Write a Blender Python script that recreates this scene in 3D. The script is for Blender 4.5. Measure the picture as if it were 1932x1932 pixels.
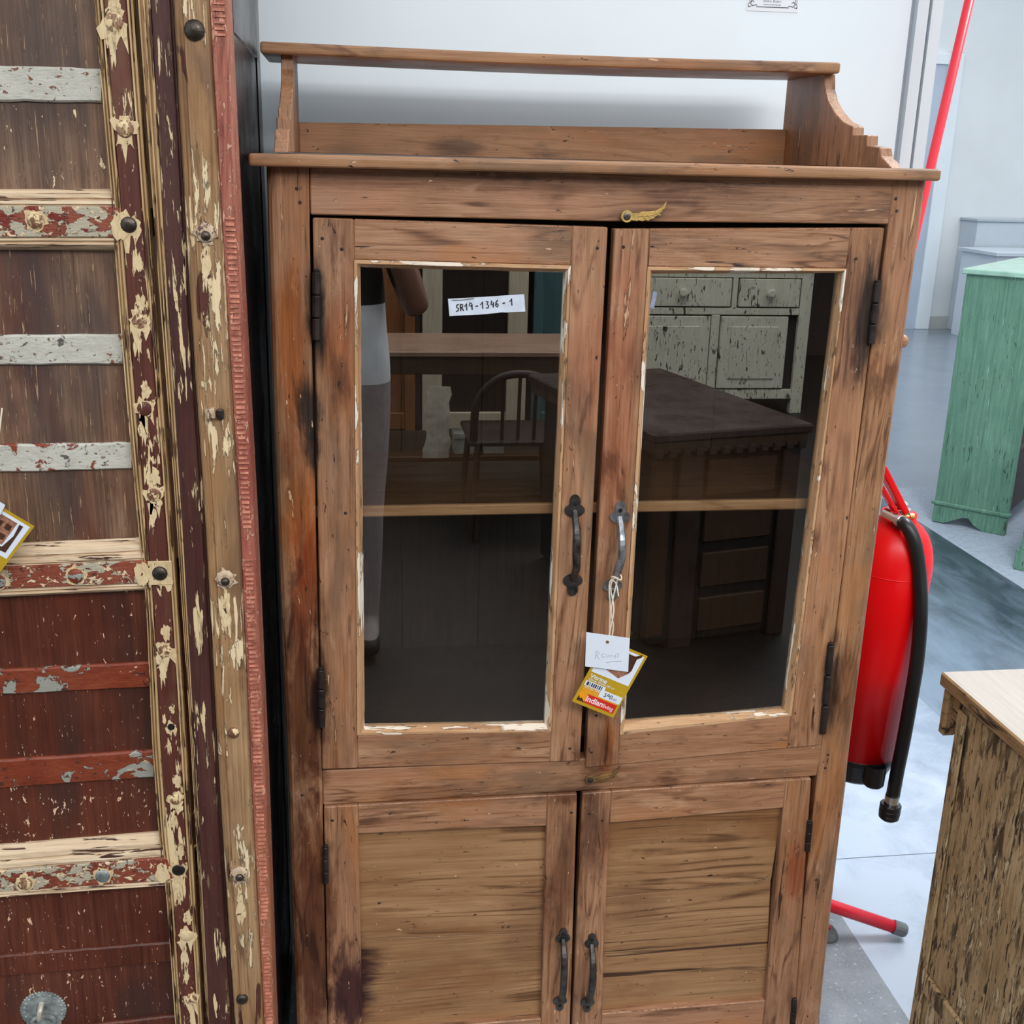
import bpy, bmesh, math, random
from mathutils import Vector, Matrix
random.seed(7)
S = bpy.context.scene
for o in list(bpy.data.objects):
    bpy.data.objects.remove(o)
COL = S.collection

# ------------------------------------------------------------------ camera
F, YAW, PIT, ROL = 2155.5, .1471, .301, -.0262       # focal length in pixels of the 1932 px frame
CAM = Vector((.1068, -1.6408, 1.62))
cw = Vector((math.sin(YAW) * math.cos(PIT), math.cos(YAW) * math.cos(PIT), -math.sin(PIT)))
_r = Vector((math.cos(YAW), -math.sin(YAW), 0))
_d = cw.cross(_r)
cr = _r * math.cos(ROL) + _d * math.sin(ROL)
cd = -_r * math.sin(ROL) + _d * math.cos(ROL)
cam_data = bpy.data.cameras.new('camera')
cam = bpy.data.objects.new('camera', cam_data)
COL.objects.link(cam)
cam_data.sensor_width = 36
cam_data.lens = F / 1932 * 36
cam_data.clip_start = .02
cam_data.clip_end = 60
cam.matrix_world = Matrix(((cr.x, -cd.x, -cw.x, CAM.x), (cr.y, -cd.y, -cw.y, CAM.y), (cr.z, -cd.z, -cw.z, CAM.z), (0, 0, 0, 1)))
S.camera = cam

# ------------------------------------------------------------------ light
S.view_settings.view_transform = 'Standard'
S.view_settings.look = 'None'
S.view_settings.gamma = 1
S.view_settings.use_curve_mapping = False
S.view_settings.exposure = 0.58
world = bpy.data.worlds.new('hall_light')
S.world = world
world.use_nodes = True
bg = world.node_tree.nodes['Background']
bg.inputs[0].default_value = (.87, .94, 1.0, 1)
bg.inputs[1].default_value = .92


def area(name, loc, sx, sy, power, col=(1, .98, .95), aim=None):
    l = bpy.data.lights.new(name, 'AREA')
    l.shape = 'RECTANGLE'
    l.size, l.size_y, l.energy, l.color = sx, sy, power, col
    o = bpy.data.objects.new(name, l)
    COL.objects.link(o)
    o.location = loc
    if aim:
        o.rotation_euler = (Vector(aim) - Vector(loc)).to_track_quat('-Z', 'Y').to_euler()
    return o


area('overhead_area_light', (.5, -3.1, 3.4), 3.4, 1.0, 62)
area('overhead_area_light', (2.6, -4.2, 3.4), 3.4, .8, 90)  # added lamp, brightens the furniture reflected in the panes
area('overhead_area_light', (2.2, .8, 3.2), .3, 1.0, 48, (.95, .98, 1))
area('overhead_area_light', (5.6, 7.0, 3.5), 3.0, 1.2, 30, (1, .98, .95))

# ------------------------------------------------------------------ geometry helpers
V = Vector


def ray(x, y):
    return cw + cr * ((x - 966) / F) + cd * ((y - 966) / F)


def PY(x, y, Y=0.):
    v = ray(x, y)
    return CAM + v * ((Y - CAM.y) / v.y)


def PZ(x, y, Z=0.):
    v = ray(x, y)
    return CAM + v * ((Z - CAM.z) / v.z)


def PX(x, y, X):
    v = ray(x, y)
    return CAM + v * ((X - CAM.x) / v.x)


YG = .012                                             # plane of the glass panes


def mir(p):                                           # real place of a thing seen in the glass
    return V((p.x, 2 * YG - p.y, p.z))


WL = {}


def tag(o, label=None, cat=None, group=None, kind=None):
    if label: o['label'] = label
    if cat: o['category'] = cat
    if group: o['group'] = group
    if kind: o['kind'] = kind
    return o


def empty(name, loc, label, cat, group=None):
    o = bpy.data.objects.new(name, None)
    o.empty_display_size = .1
    COL.objects.link(o)
    o.location = loc
    WL[o.name] = V(loc)
    return tag(o, label, cat, group)


def obj(name, bm, mats, parent=None, bevel=0, smooth=False, seg=1, angle=35, label=None):
    if not isinstance(mats, (list, tuple)): mats = [mats]
    bmesh.ops.remove_doubles(bm, verts=bm.verts, dist=1e-6)
    bmesh.ops.recalc_face_normals(bm, faces=bm.faces)
    if bevel:
        es = [e for e in bm.edges if len(e.link_faces) == 2 and e.calc_face_angle(0) > math.radians(angle)]
        bmesh.ops.bevel(bm, geom=es, offset=bevel, segments=seg, affect='EDGES', clamp_overlap=True, profile=.6)
    if parent is not None:
        off = WL[parent.name]
    else:
        zs = [v.co.z for v in bm.verts]
        off = V((sum(v.co.x for v in bm.verts) / len(zs), sum(v.co.y for v in bm.verts) / len(zs), min(zs)))
    bmesh.ops.translate(bm, verts=bm.verts, vec=-off)
    me = bpy.data.meshes.new(name)
    bm.to_mesh(me)
    bm.free()
    for m in mats: me.materials.append(m)
    if smooth:
        for p in me.polygons: p.use_smooth = True
    o = bpy.data.objects.new(name, me)
    COL.objects.link(o)
    if parent is not None:
        o.parent = parent
    else:
        o.location = off
    WL[o.name] = off.copy()
    if label: o['label'] = label
    return o


def NB(): return bmesh.new()


def faces_from(bm, rings, closed=True, cap=True, mi=0):
    vs = [[bm.verts.new(p) for p in r] for r in rings]
    n = len(rings[0])
    for a, b in zip(vs[:-1], vs[1:]):
        for i in range(n if closed else n - 1):
            j = (i + 1) % n
            f = bm.faces.new((a[i], a[j], b[j], b[i]))
            f.material_index = mi
    if cap:
        for r in (vs[0], vs[-1]):
            f = bm.faces.new(r)
            f.material_index = mi
    return vs


def prism(bm, pts, ext, mi=0):
    faces_from(bm, [[V(p) for p in pts], [V(p) + V(ext) for p in pts]], mi=mi)
    return bm


def box(bm, a, b, mi=0):
    x0, y0, z0 = a
    x1, y1, z1 = b
    return prism(bm, [(x0, y0, z0), (x1, y0, z0), (x1, y0, z1), (x0, y0, z1)], (0, y1 - y0, 0), mi)


def obox(bm, o, u, v, w, mi=0):                       # oriented box from a corner and three edge vectors
    o, u, v, w = V(o), V(u), V(v), V(w)
    return prism(bm, [o, o + u, o + u + w, o + w], v, mi)


def quad(bm, pix, Y, thick, mi=0):                    # board whose front outline is given in pixels on plane Y
    return prism(bm, [PY(x, y, Y) for x, y in pix], (0, thick, 0), mi)


def interp(pts, n):                                   # resample a polyline of (x, y) evenly in y or x
    out = []
    L = [0]
    for a, b in zip(pts[:-1], pts[1:]): L.append(L[-1] + (V(b) - V(a)).length)
    for i in range(n):
        t = L[-1] * i / (n - 1)
        for k in range(len(pts) - 1):
            if t <= L[k + 1] + 1e-9:
                f = (t - L[k]) / max(1e-9, L[k + 1] - L[k])
                out.append(V(pts[k]).lerp(V(pts[k + 1]), f))
                break
    return out


def patch(bm, A, B, prof, thick, mi=0, wob=0):
    """ruled strip between two 3D polylines; prof = [(u, dy)], negative dy is towards the viewer"""
    rings = []
    for a, b in zip(A, B):
        a, b = V(a), V(b)
        r = []
        for u, dy in prof:
            p = a.lerp(b, u)
            p.y += dy + (random.uniform(-wob, wob) if 0 < u < 1 else 0)
            r.append(p)
        r.append(b + V((0, thick, 0)))
        r.append(a + V((0, thick, 0)))
        rings.append(r)
    faces_from(bm, rings, mi=mi)
    return bm


def lathe(bm, base, axis, prof, seg=20, mi=0):
    axis = V(axis).normalized()
    u = axis.orthogonal().normalized()
    w = axis.cross(u)
    rings = []
    for r, h in prof:
        r = max(r, 1e-5)
        rings.append([V(base) + axis * h + (u * math.cos(t) + w * math.sin(t)) * r for t in [2 * math.pi * k / seg for k in range(seg)]])
    faces_from(bm, rings, mi=mi)
    return bm


def tube(bm, pts, rad, seg=10, mi=0, flat=1.0):
    pts = [V(p) for p in pts]
    n = len(pts)
    rs = rad if isinstance(rad, (list, tuple)) else [rad] * n
    rings = []
    up = None
    for i, p in enumerate(pts):
        t = (pts[min(i + 1, n - 1)] - pts[max(i - 1, 0)]).normalized()
        if up is None:
            up = t.orthogonal().normalized()
        up = (up - t * up.dot(t)).normalized()
        s = t.cross(up)
        rings.append([p + (up * math.cos(a) + s * math.sin(a) * flat) * rs[i] for a in [2 * math.pi * k / seg for k in range(seg)]])
    faces_from(bm, rings, mi=mi)
    return bm


def spline(pts, n):                                   # Catmull-Rom
    pts = [V(p) for p in pts]
    P = [pts[0] * 2 - pts[1]] + pts + [pts[-1] * 2 - pts[-2]]
    out = []
    m = len(pts) - 1
    for i in range(n):
        t = i / (n - 1) * m
        k = min(int(t), m - 1)
        f = t - k
        a, b, c, e = P[k:k + 4]
        out.append(.5 * ((2 * b) + (c - a) * f + (2 * a - 5 * b + 4 * c - e) * f * f + (3 * b - a - 3 * c + e) * f ** 3))
    return out


class Plane2D:
    """flat drawing surface: origin, unit-ish vectors u, v and a normal for small lifts"""
    def __init__(s, o, u, v):
        s.o, s.u, s.v = V(o), V(u), V(v)
        s.n = s.u.cross(s.v).normalized()
        if s.n.dot(CAM - s.o) < 0: s.n = -s.n

    def p(s, x, y, h=0): return s.o + s.u * x + s.v * y + s.n * h


def poly2(bm, pl, pts, h0, h1, mi=0):
    faces_from(bm, [[pl.p(x, y, h1) for x, y in pts], [pl.p(x, y, h0) for x, y in pts]], mi=mi)
    return bm


def rect2(bm, pl, x0, y0, x1, y1, h0, h1, mi=0):
    return poly2(bm, pl, [(x0, y0), (x1, y0), (x1, y1), (x0, y1)], h0, h1, mi)


def ribbon2(bm, pl, pts, w, h0, h1, mi=0):
    n = len(pts)
    Lf, Rt = [], []
    for i in range(n):
        a, b = pts[max(i - 1, 0)], pts[min(i + 1, n - 1)]
        dx, dy = b[0] - a[0], b[1] - a[1]
        l = math.hypot(dx, dy) or 1
        Lf.append((pts[i][0] - dy / l * w / 2, pts[i][1] + dx / l * w / 2))
        Rt.append((pts[i][0] + dy / l * w / 2, pts[i][1] - dx / l * w / 2))
    for i in range(n - 1):
        poly2(bm, pl, [Lf[i], Lf[i + 1], Rt[i + 1], Rt[i]], h0, h1, mi)
    return bm


def text2(bm, pl, s, x, y, size, h, width=None, bold=0.0, mi=0):
    c = bpy.data.curves.new('lettering', 'FONT')
    c.body = s
    c.size = 1
    c.offset = bold
    t = bpy.data.objects.new('lettering', c)
    COL.objects.link(t)
    dg = bpy.context.evaluated_depsgraph_get()
    me = bpy.data.meshes.new_from_object(t.evaluated_get(dg))
    xs = [v.co.x for v in me.vertices]
    sx = size if width is None else width / (max(xs) - min(xs))
    x0 = min(xs)
    vs = [bm.verts.new(pl.p(x + (v.co.x - x0) * sx, y + v.co.y * size, h)) for v in me.vertices]
    for p in me.polygons:
        try:
            f = bm.faces.new([vs[i] for i in p.vertices])
            f.material_index = mi
        except ValueError:
            pass
    bpy.data.objects.remove(t)
    bpy.data.curves.remove(c)
    bpy.data.meshes.remove(me)
    return bm


# ------------------------------------------------------------------ materials
def lin(c):
    return tuple(((v / 255) / 12.92 if v / 255 <= .04045 else ((v / 255 + .055) / 1.055) ** 2.4) for v in c) + (1,)


class G:
    def __init__(s, name):
        s.m = bpy.data.materials.new(name)
        s.m.use_nodes = True
        s.t = s.m.node_tree
        s.b = s.t.nodes['Principled BSDF']

    def n(s, typ, **kw):
        nd = s.t.nodes.new('ShaderNode' + typ)
        for k, v in kw.items(): setattr(nd, k, v)
        return nd

    def put(s, sock, v):
        if isinstance(v, bpy.types.NodeSocket): s.t.links.new(v, sock)
        else: sock.default_value = v

    def math(s, op, a, b=0., c=None, clamp=False):
        nd = s.n('Math', operation=op)
        nd.use_clamp = clamp
        s.put(nd.inputs[0], a)
        s.put(nd.inputs[1], b)
        if c is not None: s.put(nd.inputs[2], c)
        return nd.outputs[0]

    def vm(s, op, a, b):
        nd = s.n('VectorMath', operation=op)
        s.put(nd.inputs[0], a)
        s.put(nd.inputs[1], b)
        return nd.outputs['Value'] if op == 'LENGTH' else nd.outputs[0]

    def noise(s, vec, scale, detail=3, rough=.6, dist=0.):
        nd = s.n('TexNoise')
        s.put(nd.inputs['Vector'], vec)
        nd.inputs['Scale'].default_value = scale
        nd.inputs['Detail'].default_value = detail
        nd.inputs['Roughness'].default_value = rough
        nd.inputs['Distortion'].default_value = dist
        return nd.outputs['Fac']

    def step(s, v, a, b, o0=0., o1=1.):
        nd = s.n('MapRange', interpolation_type='SMOOTHSTEP')
        s.put(nd.inputs[0], v)
        for i, x in enumerate((a, b, o0, o1)): nd.inputs[i + 1].default_value = x
        return nd.outputs[0]

    def mix(s, f, a, b):
        nd = s.n('Mix', data_type='RGBA')
        s.put(nd.inputs[0], f)
        s.put(nd.inputs[6], a)
        s.put(nd.inputs[7], b)
        return nd.outputs[2]

    def ramp(s, f, stops):
        nd = s.n('ValToRGB')
        e = nd.color_ramp.elements
        while len(e) < len(stops): e.new(.5)
        for el, (p, c) in zip(e, stops):
            el.position, el.color = p, c
        s.put(nd.inputs[0], f)
        return nd.outputs[0]

    def coords(s, rand=True):
        tc = s.n('TexCoord').outputs['Object']
        if not rand: return tc, tc
        oi = s.n('ObjectInfo').outputs['Random']
        r = s.math('MULTIPLY', oi, 23.)
        cb = s.n('CombineXYZ')
        for i, k in enumerate((1., .37, 1.7)): s.put(cb.inputs[i], s.math('MULTIPLY', r, k))
        return s.vm('ADD', tc, cb.outputs[0]), tc

    def stretch(s, vec, sc):
        return s.vm('MULTIPLY', vec, sc)

    def bump(s, h, strength, dist=.002):
        nd = s.n('Bump')
        nd.inputs['Strength'].default_value = strength
        nd.inputs['Distance'].default_value = dist
        s.put(nd.inputs['Height'], h)
        s.t.links.new(nd.outputs[0], s.b.inputs['Normal'])

    def done(s, col, rough=.5, metal=0., spec=.5):
        s.put(s.b.inputs['Base Color'], col)
        s.put(s.b.inputs['Roughness'], rough)
        s.b.inputs['Metallic'].default_value = metal
        s.b.inputs['Specular IOR Level'].default_value = spec
        return s.m


AX = {'X': 0, 'Y': 1, 'Z': 2}


def sc_axis(axis, along, across=1.):
    v = [across] * 3
    v[AX[axis]] = along
    return tuple(v)


def wood(name, dark, mid, light, axis='Z', sc=1., along=.07, rough=.5, stains_and_shade=(), rings=.16, layers=(), bump=.25, spec=.4, blotch=.3, tints=(), fine=.34):
    """stains: (pos rel. to the thing's base, (rx,ry,rz), colour, strength); layers: (colour, scale, along, lo, hi, gate); tints: (colour, scale, lo, hi, strength)"""
    g = G(name)
    p, raw = g.coords()
    ps = g.stretch(p, sc_axis(axis, along))
    a = g.noise(ps, 10 * sc, 3, .55, 1.0)
    a2 = g.noise(g.stretch(p, sc_axis(axis, along * .7)), 88 * sc, 4, .68, .3)
    f = g.noise(g.stretch(p, sc_axis(axis, along * .5)), 360 * sc, 3, .7)
    b = g.noise(p, 6 * sc, 4, .65)
    r = g.math('MULTIPLY_ADD', g.math('SINE', g.math('MULTIPLY', a, 85.)), .5, .5)
    r = g.math('MULTIPLY', g.math('POWER', r, 5.), g.step(b, .42, .62))
    val = g.math('MULTIPLY_ADD', a, .24, g.math('MULTIPLY', b, blotch))
    val = g.math('ADD', val, g.math('MULTIPLY', a2, .44))
    val = g.math('ADD', val, g.math('MULTIPLY', f, fine))
    val = g.math('SUBTRACT', val, g.math('MULTIPLY', r, rings))
    val = g.math('SUBTRACT', val, (.24 + blotch + .44 + fine) / 2 - .52 - rings * .06)
    col = g.ramp(val, [(.26, lin(dark)), (.50, lin(mid)), (.74, lin(light))])
    for c, scl, lo, hi, st_ in tints:
        m = g.step(g.noise(g.stretch(g.vm('ADD', p, (scl, 2.7, scl * .7)), sc_axis(axis, .3)), scl, 4, .65, .4), lo, hi, 0., st_)
        col = g.mix(m, col, lin(c))
    nz = g.noise(g.stretch(p, sc_axis(axis, .25)), 34, 5, .7, .6) if stains_and_shade else None
    for pos, rad, c, st_ in stains_and_shade:
        d = g.vm('DIVIDE', g.vm('SUBTRACT', raw, tuple(pos)), tuple(rad))
        ln = g.vm('LENGTH', d, (0, 0, 0))
        m = g.step(g.math('MULTIPLY_ADD', nz, 1.7, g.math('ADD', ln, -.85)), .30, 1.0, st_, 0.)
        mm = lin(mid)
        t_ = tuple(min(1.25, x / y) for x, y in zip(lin(c)[:3], mm[:3])) + (1,)     # tint that keeps the grain
        col = g.mix(m, col, t_)
        col.node.blend_type = 'MULTIPLY'
    h = g.math('MULTIPLY_ADD', a2, .6, f)
    for c, scl, al, lo, hi, gate in layers:
        q = g.stretch(g.vm('ADD', p, (scl * .13, scl * .29, 3.1)), sc_axis(axis, al))
        nn = g.noise(q, scl, 5, .62, .5)
        if gate: nn = g.math('ADD', nn, g.step(g.noise(p, gate[0], 3, .55), gate[1], gate[2], -.14, 0.))
        rim = g.step(nn, lo - .018, lo)
        col = g.mix(g.math('MULTIPLY', rim, .55), col, lin(tuple(v * .45 for v in dark)))
        m = g.step(nn, lo, hi)
        col = g.mix(m, col, lin(c))
        h = g.math('ADD', h, g.math('MULTIPLY', m, .8))
    g.bump(h, bump, .0015)
    return g.done(col, g.step(b, .3, .7, rough - .08, rough + .1), 0, spec)


def plain(name, c, rough=.5, metal=0., var=.08, sc=30., bump=0., spec=.5, c2=None):
    g = G(name)
    p, raw = g.coords()
    f = g.noise(p, sc, 3, .6)
    d = tuple(max(0, v * (1 - var)) for v in c) if c2 is None else c2
    l = tuple(min(255, v * (1 + var)) for v in c)
    col = g.ramp(f, [(.3, lin(d)), (.7, lin(l))])
    if bump: g.bump(f, bump, .001)
    return g.done(col, rough, metal, spec)


# ================================================================== the setting
WALL_Y = .54
m_wall = plain('wall_paint', (234, 244, 250), .8, 0, .012, 3, .03, .2)
m_wall_far = plain('far_wall_paint', (218, 222, 224), .7, 0, .015, 2, .02, .3)
m_alu = plain('white_profile', (222, 230, 236), .35, 0, .01, 4, 0, .5)
m_alu_grey = plain('grey_profile', (170, 180, 188), .4, 0, .02, 4, 0, .5)
m_seam = plain('dark_seam', (92, 102, 112), .6, 0, .03, 9)
m_greywall = plain('grey_panel', (190, 198, 206), .6, 0, .02, 3)
m_door = plain('far_door_paint', (176, 188, 204), .5, 0, .02, 3)
m_base = plain('baseboard_tan', (178, 180, 176), .6, 0, .03, 6)
m_rear = plain('rear_wall_dark', (58, 46, 40), .8, 0, .2, 1.2)


def floor_mat(name, c1, c2, sc, sp1, sp2, rough, bump=.1, speck=None, grad=None, grain=(1, 1, 1)):
    g = G(name)
    tc = g.n('TexCoord').outputs['Object']
    q = g.stretch(tc, grain)
    n1 = g.noise(q, sc, 5, .65, .4)
    n2 = g.noise(tc, 160, 3, .7)
    v = g.math('MULTIPLY_ADD', n1, .8, g.math('MULTIPLY', n2, .2))
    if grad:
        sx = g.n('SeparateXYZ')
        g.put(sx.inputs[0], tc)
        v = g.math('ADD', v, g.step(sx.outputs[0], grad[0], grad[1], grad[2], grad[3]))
    col = g.ramp(v, [(sp1, lin(c1)), (sp2, lin(c2))])
    if speck:
        m = g.step(g.noise(tc, 95, 2, .6), .62, .70)
        col = g.mix(g.math('MULTIPLY', m, .6), col, lin(speck))
        m = g.step(g.noise(g.vm('ADD', tc, (5, 3, 1)), 120, 2, .6), .64, .70)
        col = g.mix(g.math('MULTIPLY', m, .5), col, lin((70, 74, 80)))
    g.bump(g.math('ADD', n1, n2), bump, .001)
    return g.done(col, rough, 0, .5)


m_fl_speck = floor_mat('floor_speckled', (112, 118, 126), (138, 144, 152), 12, .35, .65, .5, .08, (190, 196, 200))
m_fl_light = floor_mat('floor_light', (132, 146, 164), (174, 186, 202), 7, .33, .68, .34, .12, None, (1.25, 2.2, .18, -.25))  # paler to darker along X: floor gloss painted into the colour
m_fl_slate = floor_mat('floor_slate', (48, 62, 72), (118, 134, 152), 6, .3, .75, .32, .12, None, (1.95, 2.75, .22, -.16), (1.6, .5, 1))  # X gradient carries the painted gloss on, mixed with worn floor paint
m_fl_mat = floor_mat('floor_pale_carpet', (136, 146, 160), (164, 174, 188), 40, .3, .7, .8, .15)
m_fl_vinyl = floor_mat('floor_vinyl', (112, 122, 134), (126, 136, 148), 2, .3, .7, .22, .02)
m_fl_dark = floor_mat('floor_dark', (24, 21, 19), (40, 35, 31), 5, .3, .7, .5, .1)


def slab(name, x0, y0, x1, y1, mat, z=0.):
    bm = NB()
    box(bm, (x0, y0, -.06), (x1, y1, z))
    o = obj(name, bm, mat)
    # keep world coordinates in the texture space
    for v in o.data.vertices: v.co += o.location
    o.location = (0, 0, 0)
    return tag(o, kind='structure')


slab('floor', -3.5, -.42, 1.19, WALL_Y, m_fl_speck)
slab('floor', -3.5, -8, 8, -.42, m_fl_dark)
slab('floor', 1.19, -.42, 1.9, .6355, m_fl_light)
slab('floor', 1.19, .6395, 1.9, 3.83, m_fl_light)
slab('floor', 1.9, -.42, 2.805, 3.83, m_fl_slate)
slab('floor', 2.805, -.42, 9.2, 3.83, m_fl_mat)
slab('floor', 1.19, 3.83, 9.2, 9.75, m_fl_vinyl)
bm = NB(); box(bm, (1.19, .6355, -.06), (1.9, .6395, -.0015))
tag(obj('trim_1', bm, plain('floor_joint', (140, 148, 158), .7)), kind='structure')


def wallbox(name, a, b, mat):
    bm = NB()
    box(bm, a, b)
    return tag(obj(name, bm, mat), kind='structure')


H = 3.6
tx_ = [PY(x, 0, WALL_Y).x for x in (1721, 1732, 1753, 1759, 1780)]
wallbox('wall_back', (-3.5, WALL_Y, 0), (tx_[0], WALL_Y + .14, H), m_wall)
wallbox('trim_2', (tx_[0], WALL_Y + .012, 0), (tx_[1], WALL_Y + .14, H), m_alu_grey)
wallbox('trim_3', (tx_[1], WALL_Y - .004, 0), (tx_[2], WALL_Y + .14, H), m_alu)
wallbox('trim_4', (tx_[2], WALL_Y + .015, 0), (tx_[3], WALL_Y + .13, H), m_seam)
wallbox('trim_5', (tx_[3], WALL_Y - .004, 0), (tx_[4], WALL_Y + .14, H), m_alu)
wallbox('wall_passage', (1.06, WALL_Y + .14, 0), (1.16, 9.75, H), m_wall_far)
wallbox('wall_far', (1.06, 9.75, 0), (9.2, 9.9, H), m_wall_far)
wallbox('wall_right', (9.2, -8, 0), (9.35, 9.9, H), m_wall_far)
wallbox('wall_left', (-3.65, -8, 0), (-3.5, WALL_Y + .14, H), m_wall)
wallbox('wall_rear', (-3.65, -8.15, 0), (9.35, -8, H), m_rear)
# far door with its frame
door = wallbox('door_1', (5.20, 9.72, 0), (6.02, 9.745, 2.60), m_door)
for nm, a, b in (('door_frame', (6.02, 9.69, 0), (6.17, 9.75, 2.70)), ('door_frame', (5.05, 9.69, 0), (5.20, 9.75, 2.70)),
                 ('door_frame', (5.05, 9.70, 2.60), (6.17, 9.75, 2.70))):
    bm = NB(); box(bm, a, b); obj(nm, bm, m_alu, door, .004)
bm = NB(); tube(bm, [(5.30, 9.72, 1.05), (5.30, 9.66, 1.05), (5.42, 9.66, 1.05)], .011); obj('door_handle', bm, plain('door_handle_grey', (120, 126, 130), .3, 1), door, smooth=True)
wallbox('baseboard_far', (6.17, 9.735, 0), (6.40, 9.75, .13), m_base)
wallbox('baseboard_far', (1.2, 9.735, 0), (5.05, 9.75, .13), m_base)
# low partition and service counter in the far room
t = empty('partition', (7.8, 9.6, 0), 'grey half-height partition against the far white wall', 'partition')
bm = NB(); box(bm, (6.40, 9.42, 0), (9.19, 9.745, 1.12)); obj('panel', bm, m_greywall, t, .004)
bm = NB(); box(bm, (6.38, 9.40, 1.12), (9.19, 9.745, 1.147)); obj('cap', bm, m_alu_grey, t, .004)
t = empty('counter', (7.6, 9.0, 0), 'white service counter with a thin worktop beyond the green cabinet', 'counter')
bm = NB(); box(bm, (6.24, 8.70, 0), (9.1, 9.36, .835)); obj('body', bm, [plain('counter_white', (206, 214, 222), .4, 0, .02, 4)], t, .003)
bm = NB(); box(bm, (6.205, 8.66, .838), (9.1, 9.39, .872)); obj('worktop', bm, m_greywall, t, .003)

# notice on the wall
m_paper = plain('paper_white', (236, 240, 246), .7, 0, .01, 20)
m_ink = plain('ink_black', (38, 38, 44), .7, 0, .1, 60)
m_ink2 = plain('ink_grey', (120, 124, 132), .7, 0, .1, 60)
a = PY(1408, 20, WALL_Y); b = PY(1505, 23, WALL_Y)
t = empty('wall_notice', (a.x + .05, WALL_Y, a.z), 'small white paper notice with ornamental black border on the wall', 'notice')
pl = Plane2D((a.x, WALL_Y - .0006, a.z), (1, 0, .005), (0, 0, 1))
W_ = b.x - a.x
bm = NB(); rect2(bm, pl, 0, 0, W_, .136, -.0004, .0004); obj('paper', bm, m_paper, t)
bm = NB()
e_ = .012; top_ = .136
for x0, x1, yy in ((e_ + .006, W_ - e_ - .006, .0072), (e_ + .006, W_ - e_ - .006, top_ - .0072)):
    rect2(bm, pl, x0, yy - .0006, x1, yy + .0006, .0004, .0007)
for xx in (.0055, W_ - .0055):
    for dx in (-.0013, .0013):
        ribbon2(bm, pl, [(xx + dx + .0008 * math.sin(k * 1.4), .012 + k * .0062) for k in range(19)], .0007, .0004, .0007)
for cx, sx in ((.0055, 1), (W_ - .0055, -1)):
    for cy, sy in ((.0095, 1), (top_ - .0095, -1)):
        ribbon2(bm, pl, [(cx + sx * .004 * math.cos(k * .5) * (1 - k * .03), cy + sy * .0032 * math.sin(k * .5)) for k in range(14)], .0008, .0004, .0007)
        ribbon2(bm, pl, [(cx + sx * .004, cy - sy * .001), (cx + sx * .010, cy + sy * .0005), (cx + sx * .014, cy + sy * .0002)], .0012, .0004, .0007)
        ribbon2(bm, pl, [(cx + sx * .001, cy + sy * .004), (cx + sx * .0045, cy + sy * .008), (cx + sx * .0075, cy + sy * .0055)], .0014, .0004, .0007)
        ribbon2(bm, pl, [(cx - sx * .003, cy - sy * .003), (cx - sx * .001, cy - sy * .0015)], .0016, .0004, .0007)
obj('border', bm, m_ink, t)
bm = NB(); text2(bm, pl, 'Ildiko Bajan', W_ * .315, .0155, .0062, .0006, W_ * .34); obj('lettering', bm, m_ink2, t)
bm = NB(); text2(bm, pl, 'www.sentimya.at', W_ * .315, .0105, .0030, .0006, W_ * .34, .012); obj('lettering', bm, m_ink, t)

# ================================================================== the glazed cabinet
VB = V((.475, .2, 0))
vit = empty('display_cabinet', VB, 'brown reclaimed-wood display cabinet with two glazed doors over two panelled doors and gallery shelf', 'cabinet')


def st(x, y, rx, ry, c, s, Y=0.):
    p = PY(x, y, Y) - VB
    k = 1 / 1290
    k *= 1.45
    return ((p.x, p.y, p.z), (rx * k, .4, ry * k), c, min(1., s * 1.1))


BLK = (28, 22, 21); ORG = (150, 86, 44); BRN = (88, 49, 28); MRN = (62, 30, 26); GRY = (120, 98, 80); RED = (140, 72, 44)
stains_and_shade = [st(598, 590, 16, 95, BLK, .9), st(583, 772, 26, 55, BLK, .85), st(591, 845, 16, 40, BLK, .8), st(604, 1325, 18, 95, BLK, .8), st(640, 720, 16, 50, MRN, .6),
          st(1640, 585, 26, 105, BLK, .8), st(1615, 600, 45, 130, MRN, .45), st(1566, 1300, 22, 110, BLK, .75), st(1600, 1290, 40, 110, BRN, .55), st(1200, 408, 60, 16, BLK, .5),
          st(548, 690, 30, 170, ORG, .95), st(560, 960, 34, 150, ORG, .85), st(640, 700, 30, 100, ORG, .6), st(530, 900, 14, 300, GRY, .6), st(575, 1120, 26, 160, (120, 58, 28), .8), st(648, 610, 30, 60, RED, .4),
          st(575, 1330, 40, 200, BRN, .85), st(590, 1750, 44, 330, BRN, .95), st(662, 1870, 46, 110, MRN, .9), st(1060, 1650, 34, 190, BRN, .6), st(1118, 1560, 32, 120, MRN, .6),
          st(1500, 1650, 24, 90, RED, .7), st(1330, 375, 150, 30, MRN, .3), st(1000, 345, 560, 16, BRN, .55), st(1120, 700, 36, 160, RED, .4), st(1165, 760, 34, 260, RED, .5),  # wide brown strip under the top board is its painted shade
          st(1130, 1420, 46, 60, BRN, .5), st(1146, 1405, 16, 60, ORG, .8), st(1080, 1500, 70, 20, BRN, .55), st(840, 1500, 150, 22, BRN, .4), st(620, 700, 40, 330, GRY, .2), st(1205, 1710, 60, 60, BRN, .35),
          st(1210, 690, 40, 60, MRN, .35), st(1000, 1750, 70, 120, BRN, .35), st(1610, 1000, 60, 400, (160, 116, 78), .35), st(1090, 770, 24, 60, GRY, .3)]
DK, MD, LT = (96, 62, 42), (152, 108, 78), (186, 144, 112)
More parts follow.
